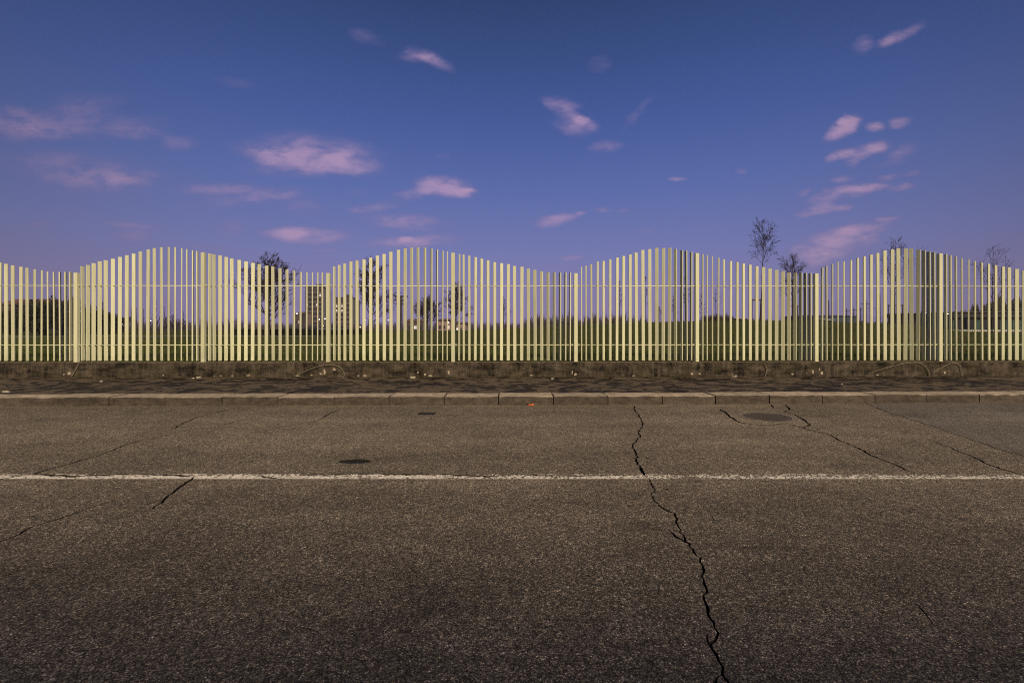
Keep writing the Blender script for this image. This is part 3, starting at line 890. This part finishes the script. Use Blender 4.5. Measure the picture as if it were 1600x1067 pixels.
def tree_px(name, px, ytop, d, label, **kw):
    b = gbase(px, d); h = zpx(ytop, d) - b.z
    return make_tree(name, b, h, label, **kw)
def stake(px0, px1, ybar, d, label):
    a, b = gbase(px0, d), gbase(px1, d); zt = zpx(ybar, d)
    t = empty('tree_stake', ((a + b) / 2)); tag(t, label, 'tree stake', 'timber frames propping the young trees')
    z0 = min(a.z, b.z)
    hw = (b.x - a.x) / 2
    for s in (-1, 1):
        MB().tube([(s * hw, 0, 0), (s * hw, 0, zt - t.location.z + .05)], .038, 7).build('stake', M_WOOD, t)
    MB().box((0, -.05, zt - t.location.z - .02), (hw * 2 + .14, .03, .09)).build('crossbar', M_WOOD, t)

tree_px('bare_tree', 419, 392, 33, 'round dark bare tree with twiggy crown left of the apartment tower', style='leader', seed=3, spread=.52, dens=1.7, top=.86, leaf=1000, leafsize=.05, trunk_r=.13, clear=.17, twig=.011, elev=(22, 58), taper=.72)
tree_px('bare_tree', 581, 402, 42, 'tall bare tree standing right of the lit apartment blocks', style='leader', seed=11, spread=.42, dens=1.65, top=.88, leaf=1000, leafsize=.06, trunk_r=.13, clear=.14, twig=.013, elev=(28, 62), taper=.68)
tree_px('bare_tree', 668, 463, 52, 'small dark bushy tree beside the floodlight mast', style='leader', seed=5, spread=.60, dens=1.45, top=.85, elev=(25, 62), taper=.6, leaf=800, leafsize=.07, trunk_r=.12, clear=.16, twig=.016)
tree_px('russet_tree', 712, 434, 48, 'loose tree still holding russet leaves behind the fourth fence post', style='leader', seed=8, spread=.40, dens=1.4, top=.88, elev=(28, 62), taper=.7, leaf=1500, leafsize=.062, trunk_r=.09, clear=.16, twig=.012)
tree_px('young_tree', 787, 462, 46, 'thin bare young tree alone at the left foot of the mound', style='leader', seed=12, spread=.30, dens=1.0, trunk_r=.045, clear=.25, twig=.010)
tree_px('young_tree', 968, 436, 38, 'spindly young tree with few leaves on the left of the mound', style='leader', seed=13, spread=.17, dens=.9, trunk_r=.032, clear=.3, leaf=90, leafsize=.05)
tree_px('young_tree', 1009, 427, 37, 'very thin sapling with clinging leaves on the mound crest', style='leader', seed=14, spread=.13, dens=.7, trunk_r=.026, clear=.35, leaf=80, leafsize=.055)
tree_px('young_tree', 1029, 478, 44, 'short bushy sapling low on the mound crest', style='leader', seed=15, spread=.3, dens=1.0, trunk_r=.03, clear=.15, leaf=120, leafsize=.06)
tree_px('young_tree', 1053, 462, 40, 'small leafy sapling left of the fence post on the mound', style='leader', seed=16, spread=.22, dens=.9, trunk_r=.03, clear=.25, leaf=130, leafsize=.05)
tree_px('young_tree', 1072, 428, 38, 'leafy young tree just left of the fence post on the mound', style='leader', seed=17, spread=.18, dens=1.0, trunk_r=.036, clear=.22, leaf=170, leafsize=.055)
tree_px('young_tree', 1097, 456, 42, 'slim young tree just right of the fence post on the mound', style='leader', seed=18, spread=.24, dens=1.0, trunk_r=.035, clear=.2, leaf=120, leafsize=.05)
tree_px('young_tree', 1119, 450, 42, 'forked bare sapling in front of the dark scrub', style='leader', seed=19, spread=.28, dens=.8, trunk_r=.034, clear=.35)
tree_px('staked_tree', 1187, 352, 33, 'tallest staked young tree rising clear above the fence', style='leader', seed=20, spread=.22, dens=1.0, trunk_r=.055, clear=.60, leaf=330, leafsize=.055, lean=.045, taper=.42, elev=(48, 72), top=.93)
tree_px('staked_tree', 1238, 398, 40, 'bushy staked young tree left of the low fence post', style='leader', seed=23, spread=.38, dens=1.35, trunk_r=.065, clear=.28, leaf=200, leafsize=.055, taper=.7)
tree_px('staked_tree', 1397, 369, 40, 'leafless staked tree behind the rising slats on the right', style='leader', seed=22, spread=.40, dens=1.0, trunk_r=.06, clear=.32, twig=.0065)
tree_px('staked_tree', 1550, 381, 42, 'leafless tree with upswept limbs in front of the green hall', style='leader', seed=26, spread=.38, dens=.9, trunk_r=.06, clear=.30, twig=.007)
stake(1175, 1189, 468.5, 33.4, 'timber frame propping the tallest young tree')
stake(1231, 1246, 478, 40.4, 'timber frame propping the bushy young tree by the low post')
stake(1388, 1410, 477, 40.4, 'timber frame propping the leafless tree on the right')

# purple-brown bare row far left
for j, (px, yt, d, sp_) in enumerate([(205,480,75,.18),(214,478,78,.16),(224,481,74,.2),(234,476,80,.18),(243,469,62,.25),(256,477,78,.22),(265,471,80,.25),(273,472,82,.25),(286,484,90,.25),(160,470,44,.3),(350,490,95,.3),(330,492,96,.3)]):
    tree_px('bare_tree', px, yt, d, ['slender bare tree in the far row at the left, first from the orange lamp', 'slender bare tree in the far left row, second from the orange lamp', 'slender bare tree in the far left row, third from the orange lamp', 'slender bare tree in the far left row, beside the white lamp',
        'taller dark bare tree right of the white lamp', 'broad bare tree in the far left row, right of the taller one', 'broad bare tree in the far left row, second right of the taller one', 'broad bare tree at the right end of the far left row', 'faint bare tree alone past the right end of the far left row',
        'bare tree rising out of the dark shrubs at the left', 'low far bare tree left of the round dark tree', 'lowest far bare tree right of the second fence post'][j],
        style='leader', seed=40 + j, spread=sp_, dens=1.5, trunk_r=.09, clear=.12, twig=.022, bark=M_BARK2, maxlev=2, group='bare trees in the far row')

# dense shrubs
def shrub(name, base, rx, ry, h, n, label, mat=M_EVER, leaf=.07, seed=0, cat='shrub', group=None):
    rnd = random.Random(seed); root = empty(name, base); tag(root, label, cat, group)
    mb = MB()
    for k in range(5):
        a = rnd.uniform(0, 6.28); mb.tube([(0, 0, 0), (math.cos(a) * rx * .3, math.sin(a) * ry * .3, h * .5), (math.cos(a) * rx * .55, math.sin(a) * ry * .55, h * .85)], [.06, .04, .015], 5)
    mb.build('stem', M_BARK, root)
    cl = [(rnd.uniform(-.75, .75) * rx, rnd.uniform(-.75, .75) * ry, h * rnd.uniform(.12, .86), rnd.uniform(.22, .42)) for _ in range(26)]
    V, T = [], []
    for k in range(n):
        c = rnd.choice(cl); rr = c[3]
        v_ = Vector((rnd.gauss(0, 1), rnd.gauss(0, 1), rnd.gauss(0, 1))).normalized() * rnd.random() ** .4
        p = Vector((c[0] + v_.x * rr * rx, c[1] + v_.y * rr * ry, max(.05, c[2] + v_.z * rr * h * .6)))
        a = Vector((rnd.gauss(0, 1), rnd.gauss(0, 1), rnd.gauss(0, 1))).normalized(); b = a.orthogonal().normalized()
        s = leaf * rnd.uniform(.6, 1.4); i = len(V)
        V += [p - a * s, p + b * s * .55, p + a * s, p - b * s * .55]; T += [(i, i + 1, i + 2), (i, i + 2, i + 3)]
    link('foliage', tri_mesh('foliage', np.array([tuple(q) for q in V]), T, mat), None, root)
    return root
for j, (px, yt, d, rx, lab) in enumerate([
    (12, 479, 40, 1.5, 'dark evergreen shrub at the left edge behind the fence'),
    (42, 488, 38, 1.3, 'dark evergreen shrub, second from the left edge'),
    (70, 466, 36, 1.3, 'tall dark evergreen shrub left of the first fence post'),
    (97, 464, 36, 1.3, 'tallest dark evergreen shrub beside the first fence post'),
    (126, 474, 37, 1.3, 'dark evergreen shrub just right of the first fence post'),
    (152, 487, 40, 1.2, 'lower dark evergreen shrub left of the small white light'),
    (178, 494, 44, 1.1, 'lowest dark evergreen shrub at the right of the shrub row')]):
    b = gbase(px, d); shrub('evergreen_shrub', b, rx, 1.1, zpx(yt, d) - b.z, 3200, lab, seed=60 + j, group='dark shrubs at the left of the park')

def hedge(px0, px1, d, h, label, seed, mat=M_HEDGE, thick=.8, n=9000, name='clipped_hedge', leaf=.06):
    a, b = gbase(px0, d), gbase(px1, d); root = empty(name, (a + b) / 2); tag(root, label, 'hedge')
    L = b.x - a.x; rnd = random.Random(seed); V, T = [], []
    MB().box((0, 0, h * .45), (L * .98, thick * .75, h * .86)).build('core', mat, root)
    for k in range(n):
        x = rnd.uniform(-L / 2, L / 2); y = rnd.uniform(-thick / 2, thick / 2); z = rnd.uniform(.02, h * (1 + .06 * math.sin(x * 1.7)))
        a_ = Vector((rnd.gauss(0, 1), rnd.gauss(0, 1), rnd.gauss(0, 1))).normalized(); b_ = a_.orthogonal().normalized(); s = leaf * rnd.uniform(.6, 1.4); i = len(V); p = Vector((x, y, z))
        V += [p - a_ * s, p + b_ * s * .6, p + a_ * s, p - b_ * s * .6]; T += [(i, i + 1, i + 2), (i, i + 2, i + 3)]
    link('foliage', tri_mesh('foliage', np.array([tuple(q) for q in V]), T, mat), None, root)
hedge(368, 512, 35, .46, 'low black clipped hedge in front of the apartment tower', 1)
hedge(516, 566, 36, .40, 'low black clipped hedge in front of the shorter apartment block', 2, n=4000)

# scrub on the mound and far woods (read as one mass)
def wood(name, spans, label, mat, seed, thick=.012):
    rnd = np.random.default_rng(seed); Vs = []
    for (px0, px1, yt, d, count) in spans:
        for k in range(count):
            px = rnd.uniform(px0, px1); dd = d * rnd.uniform(.92, 1.1); X = (px - CX) / F * dd
            z0 = terrain(X, dd) - .3; h = max(.6, (zpx(yt, dd) - z0) * rnd.uniform(.80, 1.16))
            m = 60; r = h * rnd.uniform(.18, .32)
            ang = rnd.uniform(0, 2 * np.pi, m); t0 = rnd.uniform(0, .68, m); ln = rnd.uniform(.2, .45, m); t0[:22] = 0; ln[:22] = rnd.uniform(.5, .85, 22)
            rr = r * np.sqrt(rnd.uniform(0, 1, m)); wv = h * thick * rnd.uniform(.6, 2.2, m); wv[:22] *= 2.6
            bx, by = X + rr * np.cos(ang) * .5, dd + rr * np.sin(ang) * .5
            ex, ey = X + rr * np.cos(ang) * 1.5, dd + rr * np.sin(ang) * 1.5
            zt = z0 + h * np.minimum(1, t0 + ln) * (1 - .35 * (rr / r) ** 2)
            b0 = np.stack([bx - wv, by, z0 + h * t0], 1); b1 = np.stack([bx + wv, by, z0 + h * t0], 1); tp = np.stack([ex, ey, zt], 1)
            Vs.append(np.stack([b0, b1, tp], 1).reshape(-1, 3))
    V = np.concatenate(Vs); T = np.arange(len(V)).reshape(-1, 3)
    return tag(link(name, tri_mesh(name, V, T, mat)), label, 'wood', kind='stuff')
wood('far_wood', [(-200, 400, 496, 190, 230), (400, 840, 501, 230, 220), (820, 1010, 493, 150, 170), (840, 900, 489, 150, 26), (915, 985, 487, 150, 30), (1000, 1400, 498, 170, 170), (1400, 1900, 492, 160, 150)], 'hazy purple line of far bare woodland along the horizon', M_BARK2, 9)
wood('mound_scrub', [(1095, 1145, 489, 52, 60), (1145, 1180, 496, 60, 30), (1195, 1275, 495, 60, 55), (1340, 1440, 498, 70, 50)], 'dark tangled scrub growing behind the crest of the mound', M_BARK, 10)
wood('hillside_trees', [(1528, 1570, 479, 120, 90), (1556, 1780, 466, 112, 260), (1490, 1540, 487, 120, 50)], 'dark mass of trees rising behind the green hall', M_EVER, 12, .05)

# ------------------------------------------------------------------ far buildings
def part_boxes(name, boxes, mat, parent, kind=None):
    mb = MB()
    for c, s in boxes: mb.box(c, s)
    o = mb.build(name, mat, parent)
    if kind: o['kind'] = kind
    return o
def block(name, px0, px1, ytop, d, depth, label, cols, floors, lit, wallm=M_BRICK, side_m=M_GREYB, bands=True, rz=0.0):
    a, b = at(px0, d), at(px1, d); Wd = b.x - a.x; c = (a + b) / 2
    z0 = terrain(c.x, d) - .2; H = zpx(ytop, d) - z0
    root = empty(name, (c.x, d, z0), rz); tag(root, label, 'building')
    part_boxes('wall', [((0, depth / 2, H / 2), (Wd, depth, H))], wallm, root)
    part_boxes('stair_core', [((Wd / 2 + Wd * .09, depth * .45, H * .48), (Wd * .17, depth * .8, H * .96))], side_m, root)
    part_boxes('roof', [((0, depth / 2, H + .3), (Wd * 1.04, depth * 1.04, .6)), ((Wd * .15, depth * .5, H + 1.3), (Wd * .3, depth * .4, 1.8))], M_ROOFD, root)
    fh = (H - 2) / floors
    if bands:
        for f in range(floors): part_boxes('balcony', [((0, -.45, 1.2 + f * fh + .45), (Wd * .96, .9, .9))], M_BAND, root)
    cw = Wd / cols; ww, wh = cw * .50, fh * .48
    for f in range(floors):
        for q in range(cols):
            x = -Wd / 2 + cw * (q + .5); z = 1.2 + f * fh + fh * .66
            m_ = M_LITWIN if (q, f) in lit else M_DARKWIN
            o = part_boxes('window', [((x, -.03, z), (ww, .10, wh))], m_, root)
    return root
block('apartment_tower', 477, 503, 449, 260, 11, 'taller brown apartment tower with a few lit windows behind the fence', 5, 9, {(0, 3), (0, 5), (4, 7), (3, 5)})
block('apartment_block', 524, 549, 466, 250, 11, 'shorter brown apartment block with bright lit windows', 6, 7, {(0, 4), (0, 5), (2, 5), (2, 4)}, bands=True)

def house(px0, px1, yeave, yridge, d, depth, label, wallm, roofm=M_TILE, nwin=2, lit=(), name='house'):
    a, b = at(px0, d), at(px1, d); Wd = b.x - a.x; c = (a + b) / 2
    z0 = terrain(c.x, d) - .2; He = zpx(yeave, d) - z0; Hr = zpx(yridge, d) - z0
    root = empty(name, (c.x, d, z0)); tag(root, label, 'building')
    part_boxes('wall', [((0, depth / 2, He / 2), (Wd, depth, He))], wallm, root)
    mb = MB(); o_ = .4
    A = [(-Wd/2 - o_, -o_, He), (Wd/2 + o_, -o_, He), (Wd/2 + o_, depth + o_, He), (-Wd/2 - o_, depth + o_, He), (-Wd/2 - o_, depth/2, Hr), (Wd/2 + o_, depth/2, Hr)]
    mb.v = A; mb.f = [(0, 1, 5, 4), (2, 3, 4, 5), (3, 0, 4), (1, 2, 5), (3, 2, 1, 0)]; mb.m = [0] * 5
    mb.build('roof', roofm, root)
    for q in range(nwin):
        x = -Wd / 2 + Wd * (q + .5) / nwin
        part_boxes('window', [((x, -.03, He * .62), (min(1.4, Wd / nwin * .5), .10, min(1.4, He * .35)))], M_LITWIN if q in lit else M_DARKWIN, root)
    return root
house(460, 470, 491, 488, 240, 8, 'small red-roofed house left of the apartment tower', M_BRICK, nwin=2, lit=(1,))
house(470, 475.5, 488, 487, 250, 8, 'narrow pale pink building beside the apartment tower', M_PINKB, nwin=1)
house(-4, 16, 476, 466, 110, 9, 'red-brick house at the left edge of the view', M_BRICK, nwin=2, lit=(1,))
house(26, 62, 478, 466, 120, 9, 'white-walled house with tiled roof behind the left shrubs', M_WHITEB, nwin=4, lit=(2,))
house(684, 704, 501, 498, 190, 10, 'pink-walled low house left of the fourth fence post', M_PINKB, nwin=3, lit=(2,))
house(712, 728, 506, 503, 180, 10, 'low reddish house right of the fourth fence post', M_PINKB, nwin=3, lit=(0,))
house(636, 662, 502, 498, 200, 10, 'low dark house left of the bushy tree', M_BRICK, nwin=3, lit=(1,))
house(1276, 1342, 494, 491.5, 150, 20, 'long low blue industrial shed behind the mound', M_BLUEB, M_BLUEB, nwin=6, name='industrial_shed')
house(1156, 1168, 498, 496.5, 62, 3, 'small pale cabin on the mound beside the tall staked tree', M_WHITEB, M_WHITEB, nwin=1, name='cabin')
house(1294, 1299.5, 500, 498.5, 70, 3, 'tiny white hut in front of the blue shed', M_PALING, M_PALING, nwin=1, name='hut')
# low shop row with street lights between tree and tower
house(440, 476, 513, 509.5, 160, 10, 'low grey building behind the hedge left of the tower', M_GREYB, M_ROOFD, nwin=5, lit=(0,), name='low_building')
house(478, 520, 511, 508, 170, 10, 'low grey building at the foot of the apartment tower', M_GREYB, M_ROOFD, nwin=6, lit=(4,), name='low_building')

# green industrial hall
hd = 85.0
a, b = at(1486, hd), at(1640, hd); Wd = b.x - a.x; z0 = terrain(a.x, hd) - .2
hall = empty('green_hall', ((a.x + b.x) / 2, hd, z0)); tag(hall, 'long green corrugated hall with a dark roof at the right', 'building')
He = zpx(495.5, hd) - z0
mb = MB().box((0, 7.2, He / 2), (Wd, 14, He)); mb.build('wall', M_GREENB, hall)
nr = int(Wd / .6); rib = MB().box((0, 0, He / 2), (.16, .08, He)).mesh('cladding_rib', [M_GREENB])
for k in range(nr): link('cladding_rib', rib, None, hall, (-Wd / 2 + .3 + k * .6, .16, 0))
mb = MB().box((0, 7, He + .45), (Wd * 1.02, 15, .9)); mb.build('roof', M_ROOFD, hall)
mb = MB().box((0, -.7, He + .95), (Wd * 1.02, .3, .14)); mb.build('eaves_gutter', M_BAND, hall)
for k, (px, w) in enumerate([(1502, 2.2), (1512, 2.2), (1545, 1.8), (1556, 1.8)]):
    x = at(px, hd).x - hall.location.x
    mb = MB().box((x, .12, He - 1.3), (w, .12, 1.7)); mb.build('window', M_DARKWIN, hall)
pf = 44.0
a, b = at(1474, pf), at(1620, pf)
pal = empty('white_paling_fence', ((a.x + b.x) / 2, pf, terrain(a.x, pf))); tag(pal, 'low white paling fence in front of the green hall', 'fence')
L = b.x - a.x; zb = pal.location.z; ht = zpx(515.5, pf) - zb
npal = int(L / .16); pm = MB().box((0, 0, ht / 2), (.09, .03, ht)).mesh('paling', [M_PALING])
for k in range(npal):
    if k % 19 in (11, 12, 13): continue
    link('paling', pm, None, pal, (-L / 2 + k * .16, 0, 0))
for zz in (.25, .8): MB().box((0, .03, ht * zz), (L, .03, .06)).build('rail', M_PALING, pal)

# masts, poles, lamps
def pole(px, ytop, d, r, label, name='utility_pole', arm=False):
    b = gbase(px, d); h = zpx(ytop, d) - b.z
    t = empty(name, b); tag(t, label, 'pole')
    MB().tube([(0, 0, 0), (0, 0, h)], [r * 1.2, r * .8], 8).build('shaft', M_POLE, t)
    if arm:
        MB().box((0, 0, h - .6), (2.2, .12, .14)).build('crossarm', M_POLE, t)
    return t, h
t, h = pole(627, 462, 110, .30, 'tall dark floodlight mast with a square head between two trees', 'floodlight_mast')
t['category'] = 'mast'
for zz, w in ((h - .2, 3.0), (h - 1.2, 2.2), (h - 2.0, 2.6)): MB().box((0, 0, zz), (w, .5, .45)).build('lamp_bank', M_POLE, t)
for j, (px, yt, d, r, arm) in enumerate([(1374, 459, 75, .16, False), (1353, 470, 95, .13, True), (1363, 478, 110, .12, True), (1334, 481, 120, .12, True), (1323, 482, 120, .12, True), (1345, 480, 120, .12, True), (1295, 469, 110, .12, False), (1485, 454, 60, .13, False), (1266, 476, 90, .2, False), (1205, 480, 70, .10, False), (1415, 484, 100, .12, True), (1440, 486, 100, .12, True)]):
    pole(px, yt, d, r, ['tall dark pole left of the leafless staked tree', 'slim pole with crossarm, second left of the tall dark pole', 'short pole with crossarm next to the tall dark pole', 'thin pole with crossarm above the right end of the blue shed', 'thin pole with crossarm above the middle of the blue shed', 'thin pole with crossarm just past the blue shed',
        'thin tall pole behind the tiny white hut', 'tall pole right of the last high fence post', 'dark pole just left of the low post on the right', 'short pole right of the tallest staked tree', 'pole with crossarm right of the leafless staked tree', 'pole with crossarm left of the last high fence post'][j], arm=arm)
# overhead wires
for j, (p0, p1) in enumerate([((1323, 489), (1440, 490)), ((1323, 492.5), (1440, 493))]):
    A, B = at(p0[0], 120, zpx(p0[1], 120)), at(p1[0], 100, zpx(p1[1], 100))
    pts = [A.lerp(B, k / 12) - Vector((0, 0, .9 * 4 * (k / 12) * (1 - k / 12))) for k in range(13)]
    mb = MB().tube(pts, .035, 4); tag(mb.build('overhead_wire', M_POLE), ['upper overhead wire strung between the poles at the right', 'lower overhead wire strung between the poles at the right'][j], 'wire')
def lamp(px, py, d, r, mat, label, arm=.8):
    b = gbase(px, d); z = zpx(py, d) - b.z
    t = empty('street_lamp', b); tag(t, label, 'street lamp', 'street lamps far off in the town')
    MB().tube([(arm, 0, 0), (arm, 0, z + .2), (arm * .3, 0, z + .35), (0, 0, z + .25)], .06, 6).build('pole', M_POLE, t)
    mb = MB()
    bm = bmesh.new(); bmesh.ops.create_icosphere(bm, subdivisions=2, radius=r)
    for v_ in bm.verts: v_.co.z *= .75
    me = bpy.data.meshes.new('lamp_head'); bm.to_mesh(me); bm.free()
    link('lamp_head', me, mat, t, (0, 0, z)).scale = (.78,) * 3
LAMPS = [(189,506,90,.30,M_LITWARM,'orange glowing street lamp beyond the left shrubs'),(178,494,100,.14,M_LITCOOL,'small white street lamp above the orange one'),(235.5,501,100,.17,M_LITCOOL,'white street lamp in the far left tree row'),
 (464,490,190,.40,M_LITCOOL,'bright white lamp over the red-roofed house'),(499,499,150,.28,M_LITCOOL,'white street lamp at the right foot of the tower'),(508,498,150,.32,M_LITCOOL,'tall white street lamp just left of the third fence post'),
 (505,509,150,.26,M_LITWARM,'low warm lamp under the tower'),(571,500,120,.20,M_LITCOOL,'white lamp seen through the tall bare tree'),(563,511,120,.22,M_LITWARM,'yellow lamp low behind the tall bare tree'),
 (607,500,140,.26,M_LITCOOL,'white lamp left of the floodlight mast'),(648,512,150,.22,M_LITCOOL,'small white lamp below the dark house'),(700,504,170,.45,M_LITCOOL,'brightest white lamp beside the pink house'),(714,513.5,150,.26,M_LITCOOL,'small lamp right of the fourth fence post'),
 (733,513,150,.36,M_LITCOOL,'white lamp at the right of the low reddish house'),(747,516.5,90,.14,M_LITCOOL,'white lamp low on the lawn edge, left of a pair'),(758,516.5,90,.17,M_LITCOOL,'white lamp low on the lawn edge, right of a pair'),
 (1446,489.3,80,.14,M_LITCOOL,'small white lamp left of the last high fence post'),(1481,490.3,80,.14,M_LITCOOL,'small white lamp right of the last high fence post'),(0.5,493,60,.12,M_LITCOOL,'white lamp at the very left edge')]
for L_ in LAMPS: lamp(*L_)

# ------------------------------------------------------------------ dry stalks, leaf, litter
def stalk(pxs, label):
    pts = []
    for px, py in pxs:
        k = (px - CX) / F; dd = WA - .035; x = k * dd / (1 - k * WB); d = dd + WB * x
        pts.append(Vector((x, d, max(zpx(py, d), PAVE_Z))))
    P = [Vector(p) for p in pts]; sm_ = []
    for i in range(len(P) - 1):
        p0, p1, p2, p3 = P[max(i - 1, 0)], P[i], P[i + 1], P[min(i + 2, len(P) - 1)]
        for k in range(5):
            t = k / 5
            sm_.append(.5 * ((2 * p1) + (p2 - p0) * t + (2 * p0 - 5 * p1 + 4 * p2 - p3) * t * t + (3 * p1 - p0 - 3 * p2 + p3) * t ** 3))
    sm_.append(P[-1])
    root = empty('dry_stalk', P[0]); tag(root, label, 'dry stalk', 'dry stalks arching against the wall')
    n = len(sm_)
    MB().tube([p - P[0] for p in sm_], [.0055 * (1 - .5 * i / n) + .0015 for i in range(n)], 5).build('stem', M_DRY, root)
    mb = MB(); rnd = random.Random(int(pxs[0][0]))
    for i in range(2, n - 1, 2):
        p = sm_[i] - P[0]; q = p + Vector((rnd.uniform(-.05, .05), -.01, rnd.uniform(-.01, .05)))
        mb.tube([p, q], [.003, .001], 3)
    mb.build('seed_spikelet', M_DRY, root)
stalk([(537,590),(537.5,583),(533,575.5),(524,571),(511,570),(496,573),(480,579),(464,586)], 'dry stalk arching left over the wall below the third fence post')
stalk([(1453,589.5),(1451.5,581),(1446,572.5),(1437,567),(1420,567),(1400,571),(1378,577),(1358,583)], 'longest dry stalk arching left below the rising slats at the right')
stalk([(1503,588),(1503,580),(1500,571.5),(1494,567.5),(1482,569),(1468,576),(1458,582)], 'shorter dry stalk arching left at the far right of the wall')
stalk([(1195.5,588),(1198,580),(1197.5,573),(1194,567.5)], 'short upright dry stalk curling against the wall')
stalk([(112,588),(116,581),(120,574),(124,567)], 'straight dry stalk leaning below the first fence post')

def litter(px, py, z, size, mat, label, name, cat, seed, group=None):
    p = gnd(px, py, z); rnd = random.Random(seed); mb = MB(); n = 9
    pl = blob(0, 0, size, size * .7, n, .35, seed)
    mb.v = [(q.x, q.y, .012 + rnd.uniform(0, size * .5)) for q in pl] + [(0, 0, .004)] + [(q.x, q.y, .002) for q in pl]
    mb.f = [(k, (k + 1) % n, n) for k in range(n)] + [(n + 1 + k, n + 1 + (k + 1) % n, (k + 1) % n, k) for k in range(n)] + [tuple(n + 1 + k for k in reversed(range(n)))]; mb.m = [0] * len(mb.f)
    o = mb.build(name, mat, None, (p.x, p.y, z)); tag(o, label, cat, group)
litter(829, 633.2, 0, .055, M_ORANGE, 'crumpled orange dead leaf lying at the foot of the kerb', 'fallen_leaf', 'leaf', 2)
for j, (px, py, s, lab) in enumerate([(158,596.5,.035,'pale paper scrap on the pavement right of the first fence post'),(10,613,.05,'flat pale scrap by the kerb at the left edge'),(310,590.5,.05,'crumpled pale scrap by the wall below the second fence post'),(302,591.5,.03,'small pale scrap just left of the crumpled one'),(863,592,.03,'tiny pale scrap on the pavement left of the fifth fence post'),(1147,588.8,.05,'brown scrap against the wall between two posts'),(645,590.5,.06,'flat pale scrap under the wall before the fourth post'),(1315,600.5,.02,'tiny pale fleck on the pavement at the right')]):
    litter(px, py, PAVE_Z, s, M_SCRAP, lab, 'litter_scrap', 'litter', 50 + j, 'scraps of litter on the pavement')

# ------------------------------------------------------------------ added building behind the viewpoint, unseen, placed so its roofline shades the near lane
HB = 9.05
shade_bldg = empty('added_shade_building', (0, -9.0, 0)); tag(shade_bldg, 'plain building added unseen behind the viewpoint to shade the near lane', 'building')
part_boxes('wall', [((4, -5, HB / 2 - .15), (110, 10, HB - .3))], M_BAND, shade_bldg)
part_boxes('roof', [((4, -5, HB - .0), (110.6, 10.6, .28))], M_ROOFD, shade_bldg)
wmesh = MB().box((0, 0, 0), (1.2, .12, 1.5)).mesh('window', [M_DARKWIN])
for fl in range(3):
    for q in range(18): link('window', wmesh, None, shade_bldg, (-46 + q * 6.0, .02, 1.9 + fl * 2.9))

# ------------------------------------------------------------------ evening haze
hz = MB().box((0, 187.5, 17.5), (872, 470, 37))
hm = bpy.data.materials.new('evening_haze'); hm.use_nodes = True
ht_ = hm.node_tree; ht_.nodes.clear()
pv = ht_.nodes.new('ShaderNodeVolumePrincipled'); pv.inputs['Color'].default_value = (.80, .74, .85, 1); pv.inputs['Density'].default_value = .0005
oo = ht_.nodes.new('ShaderNodeOutputMaterial'); ht_.links.new(pv.outputs[0], oo.inputs['Volume'])
tag(hz.build('haze', hm), 'thin purple evening haze over the park and the town', 'haze', kind='stuff')
